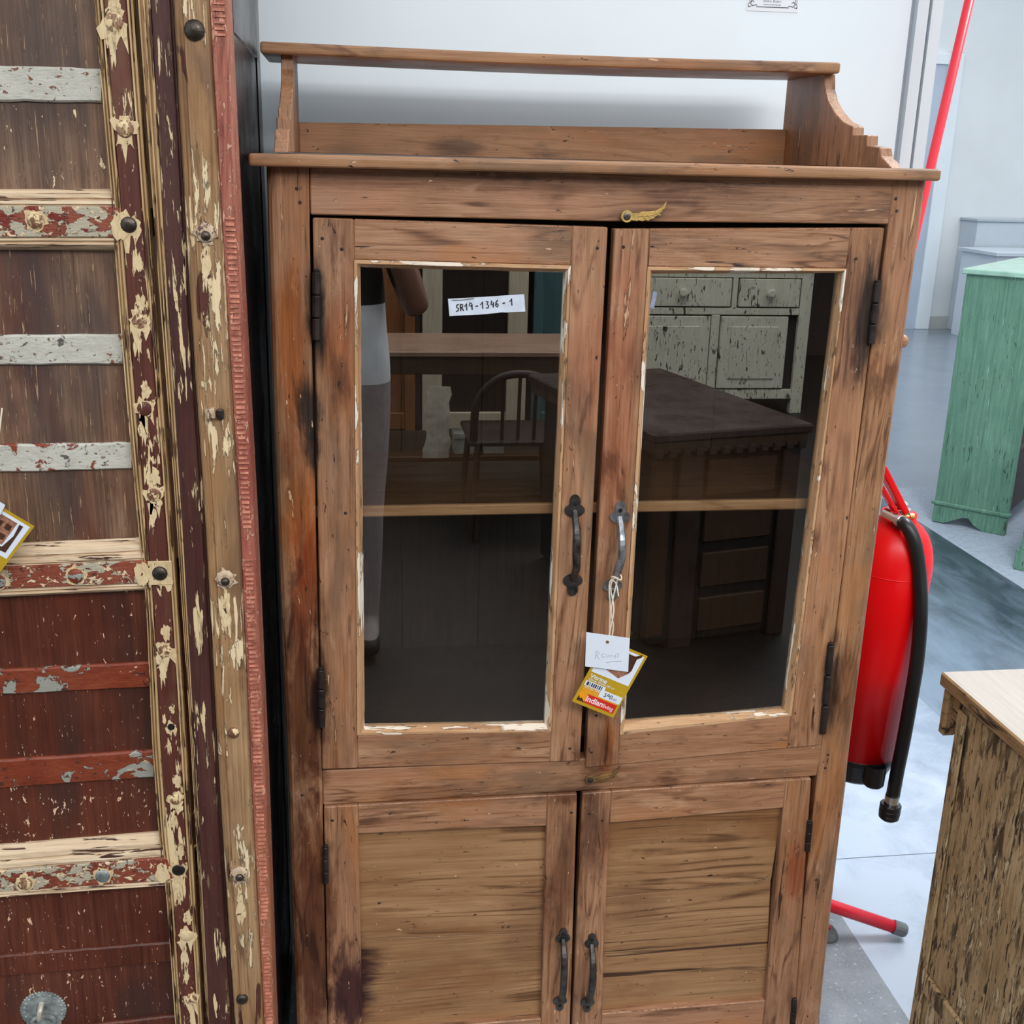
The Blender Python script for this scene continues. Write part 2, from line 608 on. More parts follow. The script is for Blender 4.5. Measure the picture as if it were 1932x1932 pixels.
TN = [((176, 126, 96), 8, .50, .64, .5), ((112, 86, 66), 11, .52, .66, .65), ((172, 110, 62), 6, .53, .66, .5), ((88, 54, 38), 18, .58, .70, .7), ((196, 156, 124), 26, .60, .72, .5)]
SP = [((214, 176, 142), 170, .25, .69, .71, None), ((50, 31, 23), 150, .3, .675, .695, None), ((204, 162, 126), 70, .08, .68, .71, None), ((60, 38, 27), 90, .05, .685, .71, None)]
m_vz = wood('cabinet_wood_upright', DK, MD, LT, 'Z', stains_and_shade=stains_and_shade, rough=.46, rings=.30, fine=.45, bump=.4, tints=TN, layers=SP)
m_vx = wood('cabinet_wood_level', DK, MD, LT, 'X', stains_and_shade=stains_and_shade, rough=.46, rings=.30, fine=.45, bump=.4, tints=TN, layers=SP)
m_vp = wood('cabinet_panel_wood', (98, 66, 40), (150, 110, 74), (178, 138, 100), 'X', sc=.8, along=.05, rings=.30, stains_and_shade=stains_and_shade, rough=.5, bump=.35, tints=[((124, 78, 44), 8, .52, .68, .6), ((160, 130, 96), 6, .52, .7, .5)], layers=[((70, 44, 28), 34, .035, .655, .675, None)] + SP[:2])
m_vtop = wood('cabinet_top_wood', (112, 76, 50), (156, 114, 80), (182, 140, 104), 'X', rough=.42, tints=TN, layers=SP, stains_and_shade=[st(860, 275, 60, 18, BLK, .5, .4)])
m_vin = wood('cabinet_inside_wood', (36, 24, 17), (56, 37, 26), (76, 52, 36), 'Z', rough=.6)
m_shelf = wood('cabinet_shelf_wood_lit', (128, 88, 58), (176, 126, 88), (204, 156, 114), 'X', rough=.5)  # lighter copy of the shelf wood, light on the front edge painted in
m_shelft = wood('cabinet_shelf_wood_shaded', (58, 38, 26), (92, 61, 41), (116, 80, 54), 'X', rough=.5)  # same shelf wood darkened, shade on the top surface painted in
m_bead = wood('bead_worn_paint', (150, 108, 76), (190, 146, 106), (214, 176, 138), 'Z', sc=1.2, rough=.55, layers=[((236, 224, 206), 60, .10, .50, .53, (12, .42, .56)), ((98, 76, 56), 130, .2, .62, .65, None)])
m_beadx = wood('bead_worn_paint_level', (150, 108, 76), (190, 146, 106), (214, 176, 138), 'X', sc=1.2, rough=.55, layers=[((236, 220, 200), 60, .10, .545, .57, (12, .42, .55)), ((98, 76, 56), 130, .2, .64, .67, None)])
m_iron = plain('wrought_iron', (84, 80, 78), .38, .85, .35, 60, .3)
m_ironb = plain('wrought_iron_pale', (150, 152, 156), .34, .9, .4, 50, .35)
m_rust = plain('dark_iron_hinge', (52, 44, 42), .5, .6, .3, 50, .3)
m_brass = plain('brass', (206, 172, 104), .4, .35, .15, 60, .1)
m_hole = plain('dark_hole', (14, 11, 10), .9)

# posts
pL_in = [(583, 320), (584, 421), (587, 600), (592, 800), (596, 1000), (602, 1250), (607, 1420), (609, 1520), (612, 1700), (618, 1932)]
pR_in = [(1686, 330), (1677, 421), (1660, 545), (1643, 660), (1626, 800), (1601, 992), (1584, 1140), (1572, 1230), (1550, 1400), (1539, 1492), (1521, 1660), (1506, 1830), (1498, 1932)]
pL_out = [(502, 320), (505, 421), (510, 600), (516, 800), (523, 1000), (533, 1250), (541, 1420), (545, 1520), (550, 1700), (559, 1932)]
pR_out = [(1753, 330), (1741, 421), (1723, 545), (1707, 660), (1687, 800), (1661, 992), (1641, 1140), (1630, 1230), (1608, 1400), (1598, 1492), (1578, 1660), (1559, 1830), (1549, 1932)]


def wpts(pix, Y=0., bot=None, top=None):
    w = [PY(x, y, Y) for x, y in pix]
    if top is not None: w[0].z = top
    if bot is not None: w.append(V((w[-1].x, Y, bot)))
    return w


rnd = [(0, .010), (.04, .005), (.12, .0008), (.2, 0), (1, 0)]
bm = NB(); patch(bm, wpts(pL_out, 0, 0, 1.602), wpts(pL_in, 0, 0, 1.602), rnd, .035); obj('post', bm, m_vz, vit, .0015)
bm = NB(); patch(bm, wpts(pR_in, 0, 0, 1.6035), wpts(pR_out, 0, 0, 1.6035), [(0, 0), (.8, 0), (.88, .0008), (.96, .005), (1, .010)], .035); obj('post', bm, m_vz, vit, .0015)
# rails
bm = NB(); quad(bm, [(584, 300), (1688, 322), (1677, 423), (1130, 417), (586, 405)], .001, .026); obj('rail', bm, m_vx, vit, .0015)
bm = NB(); quad(bm, [(608, 1455), (1090, 1433), (1552, 1405), (1541, 1464), (1090, 1493), (610, 1519)], .001, .026); obj('rail', bm, m_vx, vit, .0015)
zb = .085
bm = NB(); box(bm, (.045, .001, .06), (.91, .026, zb + .02)); obj('rail', bm, m_vx, vit, .0015)
# side, back, interior
for x0, x1 in ((.002, .022), (.928, .948)):
    bm = NB(); box(bm, (x0, .033, .05), (x1, .43, 1.602)); obj('side_panel', bm, m_vz, vit, .001)
for x0, x1 in ((.002, .04), (.91, .948)):
    bm = NB(); box(bm, (x0, .395, 0), (x1, .432, 1.6)); obj('back_post', bm, m_vz, vit, .001)
xs = [.022, .20, .345, .49, .64, .78, .928]
for x0, x1 in zip(xs[:-1], xs[1:]):
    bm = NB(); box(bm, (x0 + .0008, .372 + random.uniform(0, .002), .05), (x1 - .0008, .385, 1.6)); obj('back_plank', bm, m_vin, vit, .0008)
bm = NB(); box(bm, (.022, .3855, .05), (.928, .3945, 1.6)); obj('back_board', bm, m_vin, vit)  # added behind the planks to stop light through their gaps
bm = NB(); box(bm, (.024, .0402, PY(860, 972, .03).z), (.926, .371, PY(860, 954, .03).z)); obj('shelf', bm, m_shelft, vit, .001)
bm = NB(); box(bm, (.030, .030, PY(860, 972, .03).z - .001), (.920, .040, PY(860, 954, .03).z + .0005)); obj('shelf_lit_edge', bm, m_shelf, vit, .002)  # separate strip that gives the shelf front its painted light
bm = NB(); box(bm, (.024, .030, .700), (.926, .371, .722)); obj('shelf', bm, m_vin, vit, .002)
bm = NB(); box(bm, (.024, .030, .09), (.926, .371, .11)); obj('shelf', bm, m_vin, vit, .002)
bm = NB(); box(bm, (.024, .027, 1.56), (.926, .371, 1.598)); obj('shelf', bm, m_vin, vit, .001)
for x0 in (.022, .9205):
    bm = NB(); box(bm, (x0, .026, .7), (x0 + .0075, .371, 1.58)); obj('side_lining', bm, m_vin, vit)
# top board and gallery
a = PY(468, 290, -.025); b = PY(1778, 320, -.025)
zt0, zt1 = 1.600, 1.6175
bm = NB(); box(bm, (a.x, -.025, 0), (b.x, .435, .0165))
for v in bm.verts: v.co.z += zt0 + (v.co.x - a.x) / (b.x - a.x) * .0025
obj('top_board', bm, m_vtop, vit, .005, seg=3)
GX0, GX1 = .014, .884
prof = [(.425, 1.7625), (.258, 1.7625), (.252, 1.739), (.236, 1.721), (.205, 1.702), (.166, 1.686), (.126, 1.678), (.124, 1.666), (.073, 1.665), (.071, 1.650), (.024, 1.647), (.016, 1.634), (-.004, 1.626), (-.021, 1.6185), (.425, 1.6185)]
for x0 in (GX0, GX1):
    bm = NB(); prism(bm, [(x0, y, z) for y, z in prof], (.0185, 0, 0)); obj('gallery_side', bm, m_vz, vit, .0012)
bm = NB(); box(bm, (GX0 + .0185, .405, 1.6185), (GX1, .422, 1.6785))
for v in bm.verts:
    if v.co.z > 1.65: v.co.z += -.012 + v.co.x * .014
obj('gallery_rail', bm, m_vtop, vit, .001)
gl = PY(490, 92, .235); gr = PY(1587, 123, .235)
gz = [PY(x, y, .235) for x, y in ((500, 90), (770, 107), (1030, 115), (1300, 121), (1587, 123))]
bm = NB()
top = [(gl.x + (gr.x - gl.x) * k / 8) for k in range(9)]
rings = []
for x in top:
    t_ = (x - gl.x) / (gr.x - gl.x)
    zc = 1.777 + .002 * t_ - .0035 * math.sin(math.pi * t_)
    rings.append([V((x, .235, zc - .017)), V((x, .235, zc)), V((x, .430, zc)), V((x, .430, zc - .017))])
rings[0][0].y += .004; rings[0][1].y += .004
faces_from(bm, rings)
obj('gallery_board', bm, m_vtop, vit, .005, seg=3)

# glass: clear pane with a mirror-like coat
g = G('window_glass')
nt = g.t
tr = g.n('BsdfTransparent'); tr.inputs[0].default_value = (.90, .92, .90, 1)
gl_ = g.n('BsdfGlossy'); gl_.inputs['Roughness'].default_value = .0; gl_.inputs[0].default_value = (1, 1, 1, 1)
fr = g.n('Fresnel'); fr.inputs[0].default_value = 2.6
front = g.math('SUBTRACT', 1., g.n('NewGeometry').outputs['Backfacing'])
fac = g.math('MULTIPLY', fr.outputs[0], front)      # one coated face, so no internal mirror at the second face
mx = g.n('MixShader')
nt.links.new(fac, mx.inputs[0]); nt.links.new(tr.outputs[0], mx.inputs[1]); nt.links.new(gl_.outputs[0], mx.inputs[2])
nt.links.new(mx.outputs[0], nt.nodes['Material Output'].inputs[0])
m_glass = g.m


def lerp2(p, q, t): return (p[0] + (q[0] - p[0]) * t, p[1] + (q[1] - p[1]) * t)


def door_frame(outer, inner, Y, th, bot=None):
    """stiles run full height; outer/inner = TL,TR,BR,BL in pixels"""
    (a, b, c, d), (e, f, g_, h) = outer, inner
    def cut(p0, p1, q0, q1):                           # extend line q0-q1 to the edge p0-p1
        x1, y1, x2, y2 = *p0, *p1; x3, y3, x4, y4 = *q0, *q1
        D = (x1 - x2) * (y3 - y4) - (y1 - y2) * (x3 - x4)
        t_ = ((x1 - x3) * (y3 - y4) - (y1 - y3) * (x3 - x4)) / D
        return (x1 + t_ * (x2 - x1), y1 + t_ * (y2 - y1))
    tl, bl = cut(a, b, e, h), cut(d, c, e, h)
    tr_, br = cut(a, b, f, g_), cut(d, c, f, g_)
    bm = NB()
    quad(bm, [a, tl, bl, d], Y, th, 0)
    quad(bm, [tr_, b, c, br], Y, th, 0)
    quad(bm, [tl, tr_, f, e], Y + .0006, th - .0012, 1)
    quad(bm, [h, g_, br, bl], Y + .0006, th - .0012, 1)
    return bm


def handle(parent, ptop, pbot, Y, mat, s=1.25, bow=.028):
    """pull handle: two trefoil plates, a bowed grip and two screws in one mesh"""
    a, b = PY(*ptop, Y), PY(*pbot, Y)
    bm = NB()
    for c, sg in ((a, 1), (b, -1)):
        pl_ = Plane2D(c, (1, 0, 0), (0, 0, sg))
        k = s
        out = []
        for ang in range(0, 360, 12):
            t_ = math.radians(ang)
            rr = .0085 + .0045 * max(0, math.cos((t_ - math.radians(270)))) ** 2 * 0
            out.append((math.cos(t_) * .0105 * k * (1.0 + .18 * abs(math.cos(t_))), math.sin(t_) * .0088 * k - .004 * k))
        poly2(bm, pl_, out, -.001, .0035)
        out = [(math.cos(math.radians(q)) * .0066 * k, math.sin(math.radians(q)) * .0085 * k + .0075 * k) for q in range(0, 360, 15)]
        poly2(bm, pl_, out, -.001, .0042)
        lathe(bm, pl_.p(0, .0045 * k, .004), (0, -1, 0), [(.0034, 0), (.0034, .0012), (.0022, .0020)], 10, 1)
    za, zb_ = a.z - .006, b.z + .006
    pts = [(a.x, Y - .002, za), (a.x, Y - .012, za - .012), (a.x, Y - bow * .9, za - .03), (a.x, Y - bow, (za + zb_) / 2), (b.x, Y - bow * .9, zb_ + .03), (b.x, Y - .012, zb_ + .012), (b.x, Y - .002, zb_)]
    c = spline(pts, 22)
    tube(bm, c, [.0046 + .0018 * math.sin(math.pi * i / 21) for i in range(22)], 10)
    return obj('handle', bm, [mat, m_hole], parent, smooth=False, label='wrought iron pull handle')


def hinge(parent, x, y0, y1, Y, r=.0058, x1=None):
    a, b = PY(x, y0, Y), PY(x if x1 is None else x1, y1, Y)
    bm = NB()
    d_ = (b - a)
    n = 3
    for k in range(n):
        p0, p1 = a + d_ * (k / n + .01), a + d_ * ((k + 1) / n - .01)
        L = (p1 - p0).length
        lathe(bm, p0, p1 - p0, [(r * .85, 0), (r, .0012), (r, L - .0012), (r * .85, L)], 12)
    lathe(bm, a - d_.normalized() * .003, d_, [(r * .5, 0), (r * .8, .001), (r * .8, .003)], 12)
    return obj('hinge', bm, m_rust, parent, label='dark iron barrel hinge')


DY = -.004; DT = .024


def upper_door(outer, bead_o, pane, hang):
    d_ = obj('upper_door', door_frame(outer, bead_o, DY, DT), [m_vz, m_vx], vit, .0016, label='glazed door')
    bo, bi = bead_o, pane
    for i in range(4):
        j = (i + 1) % 4
        bm = NB()
        A = [PY(*bo[i], DY), PY(*bo[j], DY)]
        B = [PY(*bi[i], .008), PY(*bi[j], .008)]
        n = 26 if i in (1, 3) else 12
        rings = []
        for k in range(n):
            t_ = k / (n - 1)
            o_, i_ = A[0].lerp(A[1], t_), B[0].lerp(B[1], t_)
            jit = random.uniform(-.0006, .0006) if 0 < k < n - 1 else 0
            m_ = o_.lerp(i_, .45)
            m_.y = DY - .0005 + jit
            i_ = i_ + (o_ - i_).normalized() * jit
            rings.append([o_ + V((0, -.0004, 0)), m_, i_, i_ + V((0, .010, 0)), o_ + V((0, .016, 0))])
        faces_from(bm, rings)
        obj('glazing_bead', bm, m_bead if i in (1, 3) else m_beadx, d_)
    mid = [lerp2(bo[i], bi[i], .7) for i in range(4)]
    bm = NB(); quad(bm, mid, YG, .002); obj('glass_pane', bm, m_glass, d_)
    return d_


dl = upper_door([(590, 411), (1147, 429), (1094, 1436), (608, 1452)], [(668, 490), (1077, 501), (1040, 1380), (674, 1387)], [(680, 504), (1064, 514), (1027, 1365), (688, 1371)], 'l')
dr = upper_door([(1160, 432), (1669, 430), (1550, 1406), (1105, 1449)], [(1222, 503), (1597, 507), (1493, 1350), (1169, 1386)], [(1230, 516), (1583, 515), (1478, 1339), (1179, 1362)], 'r')
# edge of the left door seen beside the gap
hinge(dl, 597, 512, 643, DY - .003); hinge(dl, 605, 1262, 1372, DY - .003, x1=607)
hinge(dr, 1656, 532, 650, DY - .003, x1=1643); hinge(dr, 1568, 1215, 1385, DY - .003, x1=1552)
handle(dl, (1084, 956), (1080, 1100), DY, m_iron)
handle(dr, (1169, 968), (1155, 1110), DY, m_ironb)


def lower_door(outer, inner, seams, bl, br, il, ir, hinges):
    zb_ = .105; zi = .165
    a, b = outer; e, f = inner
    A, B, E, F_ = PY(*a, DY), PY(*b, DY), PY(*e, DY), PY(*f, DY)
    BL, BR, IL, IR = PY(*bl, DY), PY(*br, DY), PY(*il, DY), PY(*ir, DY)
    c_ = lambda p, z: V((p.x, DY, z))
    ext = V((0, DT, 0))
    bm = NB()
    tx = lambda P, Q, x: P.lerp(Q, (x - P.x) / (Q.x - P.x))
    TL, TR = tx(A, B, E.x), tx(A, B, F_.x)
    prism(bm, [A, TL, c_(E, E.z), c_(IL, zi), c_(IL, zb_), c_(BL, zb_)], ext, 0)
    prism(bm, [TR, B, c_(BR, zb_), c_(IR, zb_), c_(IR, zi), F_], ext, 0)
    e2 = V((0, DT - .0012, 0)); sh = V((0, .0006, 0))
    prism(bm, [TL + sh, TR + sh, F_ + sh, E + sh], e2, 1)
    prism(bm, [c_(IL, zi) + sh, c_(IR, zi) + sh, c_(IR, zb_) + sh, c_(IL, zb_) + sh], e2, 1)
    d_ = obj('lower_door', bm, [m_vz, m_vx], vit, .0016, label='panelled door')
    # recessed panel made of level planks
    top_l, top_r = E + V((-.004, .012, .006)), F_ + V((.004, .012, .006))
    bot_l, bot_r = c_(IL, zi - .006) + V((-.004, .012, 0)), c_(IR, zi - .006) + V((.004, .012, 0))
    L = [top_l] + [PY(x, y, DY + .012) for (x, y), _ in seams] + [bot_l]
    R = [top_r] + [PY(x, y, DY + .012) for _, (x, y) in seams] + [bot_r]
    for k in range(len(L) - 1):
        bm = NB()
        g0 = V((0, 0, .0006))
        dy = V((0, (.0, .0012, .0004)[k % 3], 0))
        prism(bm, [L[k] - g0 + dy, R[k] - g0 + dy, R[k + 1] + g0 + dy, L[k + 1] + g0 + dy], (0, .009, 0))
        obj('plank', bm, m_vp, d_, .0008)
    for h_ in hinges: hinge(d_, *h_)
    return d_


d3 = lower_door(((611, 1523), (1089, 1498)), ((676, 1574), (1031, 1559)), [((679, 1772), (1024, 1760))], (618, 1932), (1076, 1932), (684, 1932), (1021, 1932), [(614, 1597, 1666, DY - .003, .005)])
d4 = lower_door(((1099, 1497), (1531, 1469)), ((1150, 1554), (1478, 1525)), [((1143, 1694), (1455, 1660))], (1080, 1932), (1499, 1932), (1134, 1932), (1440, 1932),
                [(1528, 1550, 1606, DY - .003, .005, 1523), (1499, 1886, 1950, DY - .003, .005, 1494)])
handle(d3, (1062, 1765), (1056, 1890), DY, m_iron, 1.0, .024)
handle(d4, (1116, 1775), (1108, 1893), DY, m_iron, 1.0, .024)

# brass turn latches shaped as a leaf
def latch(px, py, sc, lift, mat, ang=0.):
    c = PY(px, py, lift)
    u = V((math.cos(ang), 0, math.sin(ang))) * sc; v_ = V((-math.sin(ang), 0, math.cos(ang))) * sc
    pl_ = Plane2D(c, u, v_)
    bm = NB()
    poly2(bm, pl_, [(math.cos(q * .35) * .0085, math.sin(q * .35) * .0085) for q in range(18)], -.002, .0035)
    poly2(bm, pl_, [(.007, -.005), (.016, -.006), (.018, .000), (.015, .005), (.007, .005)], -.001, .003)
    top = [(.014, .004), (.022, .0075), (.032, .0080), (.042, .0095), (.050, .0145), (.0565, .0225)]
    bot = [(.0545, .013), (.051, .010), (.0515, .0085), (.0465, .005), (.0465, .0035), (.041, .0005), (.0405, -.001), (.034, -.0030), (.033, -.0048), (.026, -.0042), (.024, -.0060), (.016, -.0045)]
    poly2(bm, pl_, top + bot, -.001, .0028)
    ribbon2(bm, pl_, [(.015, .0005), (.026, .002), (.038, .0035), (.047, .0085), (.054, .018)], .0014, .0026, .0042)
    for x in (.022, .029, .036, .043):
        ribbon2(bm, pl_, [(x, .002 + (x - .02) * .12), (x + .0065, -.0028 + (x - .02) * .28)], .0017, .0026, .0038)
        ribbon2(bm, pl_, [(x, .003 + (x - .02) * .12), (x + .005, .0062 + (x - .02) * .18)], .0017, .0026, .0038)
    o = obj('latch', bm, mat, vit, .0003, label='brass turn latch shaped as a leaf')
    bm = NB(); lathe(bm, pl_.p(0, 0, .0035), pl_.n, [(.0055, 0), (.0052, .0012), (.003, .0018)], 14)
    rect2(bm, pl_, -.0035, -.0006, .0035, .0006, .0045, .0058); rect2(bm, pl_, -.0006, -.0035, .0006, .0035, .0045, .0058)
    obj('screw', bm, m_iron, o)


latch(1182, 408, 1.0, -.003, m_brass, -.02)
latch(1113, 1470, .9, -.002, plain('brass_tarnished', (122, 92, 54), .45, .35, .3, 60, .1), .05)
# nails and pegs let into the frame
m_peg = plain('nail_head', (58, 46, 40), .5, .4, .3, 80)
for x, y, Y in ((566, 382, 0), (560, 356, 0), (608, 450, DY), (645, 470, DY), (1127, 468, DY), (1176, 466, DY), (1690, 375, 0), (1692, 398, 0), (1615, 488, DY), (652, 968, DY), (570, 1500, 0), (1125, 1350, DY), (1116, 1419, DY), (1075, 1412, DY), (1562, 1424, 0), (1557, 1449, 0), (1112, 1535, DY), (1136, 1548, DY), (1078, 1533, DY), (627, 1548, DY), (1540, 1660, 0)):
    p = PY(x, y, Y); bm = NB(); lathe(bm, p + V((0, .002, 0)), (0, -1, 0), [(.0028, 0), (.0026, .0022), (.0016, .0028)], 8); obj('nail', bm, m_peg, vit)
# turned wooden peg on the side panel
kp = PX(1712, 653, .953); bm = NB(); lathe(bm, (.947, kp.y + .05, kp.z), (1, 0, 0), [(.006, 0), (.006, .012), (.0095, .015), (.011, .021), (.0095, .027), (.005, .030)], 16)
obj('peg', bm, wood('peg_wood', (120, 76, 46), (164, 112, 76), (196, 146, 106), 'X'), vit, smooth=True, label='turned wooden peg')

# ------------------------------------------------------------------ paper label on the glass
def plane_px(tl, tr, br, bl, Y):
    A, B, C_, D = [PY(*q, Y) for q in (tl, tr, br, bl)]
    u = ((B - A) + (C_ - D)) / 2; v_ = ((A - D) + (B - C_)) / 2
    return Plane2D(D, u, v_)


pl = plane_px((845, 564), (989, 555), (991, 588), (848, 597), YG - .0006)
t = empty('paper_label', pl.p(.5, 0), 'white handwritten paper strip stuck on the left glass pane', 'label')
bm = NB(); poly2(bm, pl, [(0, .02), (.5, 0), (.68, .05), (.76, .02), (1, .0), (1, 1), (.45, .985), (0, 1)], -.0003, .0003); obj('paper', bm, plain('label_paper', (206, 214, 228), .7, 0, .04, 90), t)
bm = NB()
u_, v_ = pl.u.length, pl.v.length
pl2 = Plane2D(pl.o, pl.u.normalized(), pl.v.normalized())
hh = v_ * .40; gx = u_ * .10; y0 = v_ * .26
GL = {'S': [[(.9, 1), (.3, .85), (.2, .6), (.75, .4), (.6, .08), (0, 0)]], 'R': [[(.15, 0), (.2, .95)], [(.2, .95), (.75, .9), (.7, .55), (.25, .5)], [(.35, .5), (.95, 0)]],
      '1': [[(0, .55), (.6, 1), (.55, 0)]], '9': [[(.8, .9), (.3, 1), (.1, .65), (.5, .5), (.8, .8), (.75, 0)]], '3': [[(.1, .95), (.7, .9), (.35, .55), (.8, .35), (.5, .0), (0, .05)]],
      '4': [[(.35, 1), (.1, .4), (.75, .45)], [(.75, .75), (.6, 0)]], '6': [[(.75, 1), (.25, .7), (.1, .2), (.5, 0), (.8, .25), (.5, .5), (.2, .35)]], '-': [[(.1, .42), (.8, .48)]]}
xx = [('S', .09), ('R', .145), ('1', .205), ('9', .265), ('-', .345), ('1', .415), ('3', .485), ('4', .55), ('6', .61), ('-', .70), ('1', .80)]
for ch, x in xx:
    for s_ in GL[ch]:
        ribbon2(bm, pl2, [(u_ * x + px_ * u_ * .05, y0 + v_ * .20 * (x - .1) + py_ * hh) for px_, py_ in s_], v_ * .075, .0003, .0006)
obj('lettering', bm, m_ink, t)
bm = NB(); ribbon2(bm, pl2, [(u_ * .05, v_ * .9), (u_ * .17, v_ * .88), (u_ * .34, v_ * .93)], v_ * .07, .0003, .0005); obj('smudge', bm, m_ink2, t)
pl = plane_px((1231, 548), (1240, 552), (1232, 582), (1226, 580), YG - .0006)
bm = NB(); rect2(bm, pl, 0, 0, 1, 1, -.0003, .0003); tag(obj('blue_patch', bm, plain('pane_patch_blue', (140, 152, 176), .5)), 'small pale blue patch at the edge of the right glass pane', 'tape')  # flat pale blue quad on the pane

# ------------------------------------------------------------------ price tag and blank tag on the door handle
TY = -.036
m_gold = plain('tag_gold', (186, 150, 30), .45, 0, .06, 12)
m_goldb = plain('tag_gold_light', (222, 160, 42), .45, 0, .06, 12)
m_white = plain('tag_white', (220, 226, 238), .5, 0, .01, 20)
m_tagred = plain('tag_red', (208, 44, 26), .45, 0, .05, 20)
m_tagor = plain('tag_orange', (236, 150, 20), .45, 0, .1, 20)
m_tagbr = plain('tag_print_brown', (150, 104, 82), .5, 0, .25, 300)
m_tagdk = plain('tag_print_dark', (70, 40, 22), .5, 0, .2, 200)


def price_tag(tl, tr, br, bl, Y, name, label, full=True):
    pl = plane_px(tl, tr, br, bl, Y)
    t = empty(name, pl.p(.5, 0), label, 'price tag')
    U, W2 = pl.u.length, pl.v.length
    q = Plane2D(pl.o, pl.u, pl.v)
    bm = NB(); rect2(bm, q, 0, 0, 1, 1, -.0004, .0003); obj('card', bm, m_gold, t)
    bm = NB(); rect2(bm, q, .055, .50, .945, .965, .0003, .0005); obj('picture_field', bm, m_white, t)
    return t, q


t, q = price_tag((1144, 1206), (1222, 1238), (1157, 1355), (1079, 1323), TY, 'price_tag', 'gold printed price tag tied to the glazed door handle')
h0, h1, h2, h3 = .0003, .0005, .0007, .0009
bm = NB(); poly2(bm, q, [(.34, .60), (.40, .93), (.80, .93), (.80, .66), (.66, .55)], h1, h2)
obj('printed_picture', bm, m_tagbr, t)
bm = NB(); poly2(bm, q, [(.40, .93), (.76, .93), (.88, .99), (.90, .95), (.82, .90), (.84, .72), (.80, .66)], h2, h3); obj('printed_picture', bm, m_tagdk, t)
bm = NB(); rect2(bm, q, .06, .045, .94, .29, h0, h1); obj('colour_field', bm, m_goldb, t)
bm = NB(); text2(bm, q, 'Vitrine', .08, .415, .085, h1, .40, .02); text2(bm, q, 'Altholz, 95x40x180 cm', .08, .375, .045, h1, .62)
text2(bm, q, 'Art. Nr. 1346', .09, .255, .035, h2, .36)
obj('lettering', bm, m_white, t)
bm = NB(); rect2(bm, q, .055, .285, .52, .362, h0, h2); obj('barcode_field', bm, m_white, t)
bm = NB()
for k, (x, w_) in enumerate(((.09, .05), (.16, .015), (.20, .03), (.245, .03), (.29, .035), (.345, .02), (.385, .03), (.435, .02))): rect2(bm, q, x, .297, x + w_, .352, h2, h3)
obj('barcode', bm, m_ink, t)
bm = NB(); rect2(bm, q, .46, .205, .965, .315, h1, h3); obj('price_sticker', bm, m_white, t)
bm = NB(); text2(bm, q, '590', .56, .232, .088, h3 + .0001, .20, .01); text2(bm, q, ',00', .77, .232, .05, h3 + .0001, .10); obj('lettering', bm, m_ink, t)
bm = NB(); poly2(bm, q, [(.06, .05), (.06, .24), (.20, .19), (.30, .05)], h1, h2); obj('colour_field', bm, m_tagor, t)
bm = NB(); poly2(bm, q, [(.06, .05), (.07, .13), (.12, .085), (.15, .105), (.25, .05)], h2, h3); obj('printed_palm', bm, m_tagdk, t)
bm = NB(); rect2(bm, q, .24, .05, .94, .185, h2, h3); obj('logo_field', bm, m_tagred, t)
bm = NB(); text2(bm, q, 'Indian', .245, .082, .115, h3 + .0001, .40, .025); text2(bm, q, 'living', .66, .082, .085, h3 + .0001, .24, .012); obj('lettering', bm, plain('tag_pinkwhite', (246, 214, 220), .5), t)
# string from the handle
m_str = plain('string', (222, 208, 188), .9, 0, .06, 120)
hp = PY(1163, 1092, DY - .016)
knot = PY(1152, 1195, TY - .002)
for off, pts in enumerate(([(1163, 1090), (1150, 1100), (1151, 1145), (1150, 1198)], [(1166, 1090), (1161, 1110), (1153, 1150), (1157, 1180), (1155, 1200)], [(1158, 1088), (1152, 1110), (1158, 1150), (1149, 1199)], [(1156, 1094), (1163, 1103), (1167, 1125)])):
    ys = [DY - .030, DY - .030, TY - .002, TY - .002, TY - .002]
    bm = NB(); tube(bm, spline([PY(x, y, ys[min(i, 4)]) for i, (x, y) in enumerate(pts)], 16), .0011, 6); obj('string', bm, m_str, t)
bm = NB(); tube(bm, [PY(1163, 1089, DY - .03) + V((math.cos(k * .45) * .008, math.sin(k * .45) * .007, .003 * math.sin(k * .9))) for k in range(15)], .0011, 6); obj('string', bm, m_str, t)
pl = plane_px((1107, 1190), (1188, 1204), (1186, 1265), (1104, 1257), TY - .004)
t = empty('blank_tag', pl.p(.5, 0), 'plain white paper tag with pencilled word hanging over the gold price tag', 'tag')
bm = NB(); rect2(bm, pl, 0, 0, 1, 1, -.0004, .0003); obj('card', bm, m_white, t)
pn = Plane2D(pl.o, pl.u.normalized(), pl.v.normalized()); U, W2 = pl.u.length, pl.v.length
bm = NB(); ring = [(U * .49 + math.cos(k * .3491) * .0026, W2 * .80 + math.sin(k * .3491) * .0026) for k in range(18)]
poly2(bm, pn, ring, .0002, .0007); obj('eyelet', bm, plain('eyelet_gold', (150, 122, 60), .4, .6), t)
bm = NB()
for s_ in ([(.23, .28), (.245, .5)], [(.245, .5), (.32, .47), (.25, .38), (.33, .27)], [(.43, .46), (.37, .42), (.38, .35), (.45, .37)], [(.48, .44), (.50, .36), (.55, .44), (.58, .38), (.61, .46)], [(.64, .40), (.70, .47), (.68, .37)], [(.70, .50), (.77, .52), (.73, .40)], [(.47, .20), (.65, .27), (.84, .31)]):
    ribbon2(bm, pn, [(x * U, y * W2 - .01 * U) for x, y in s_], .0007, .0003, .0005)
obj('pencil_writing', bm, plain('pencil', (140, 146, 158), .7), t)

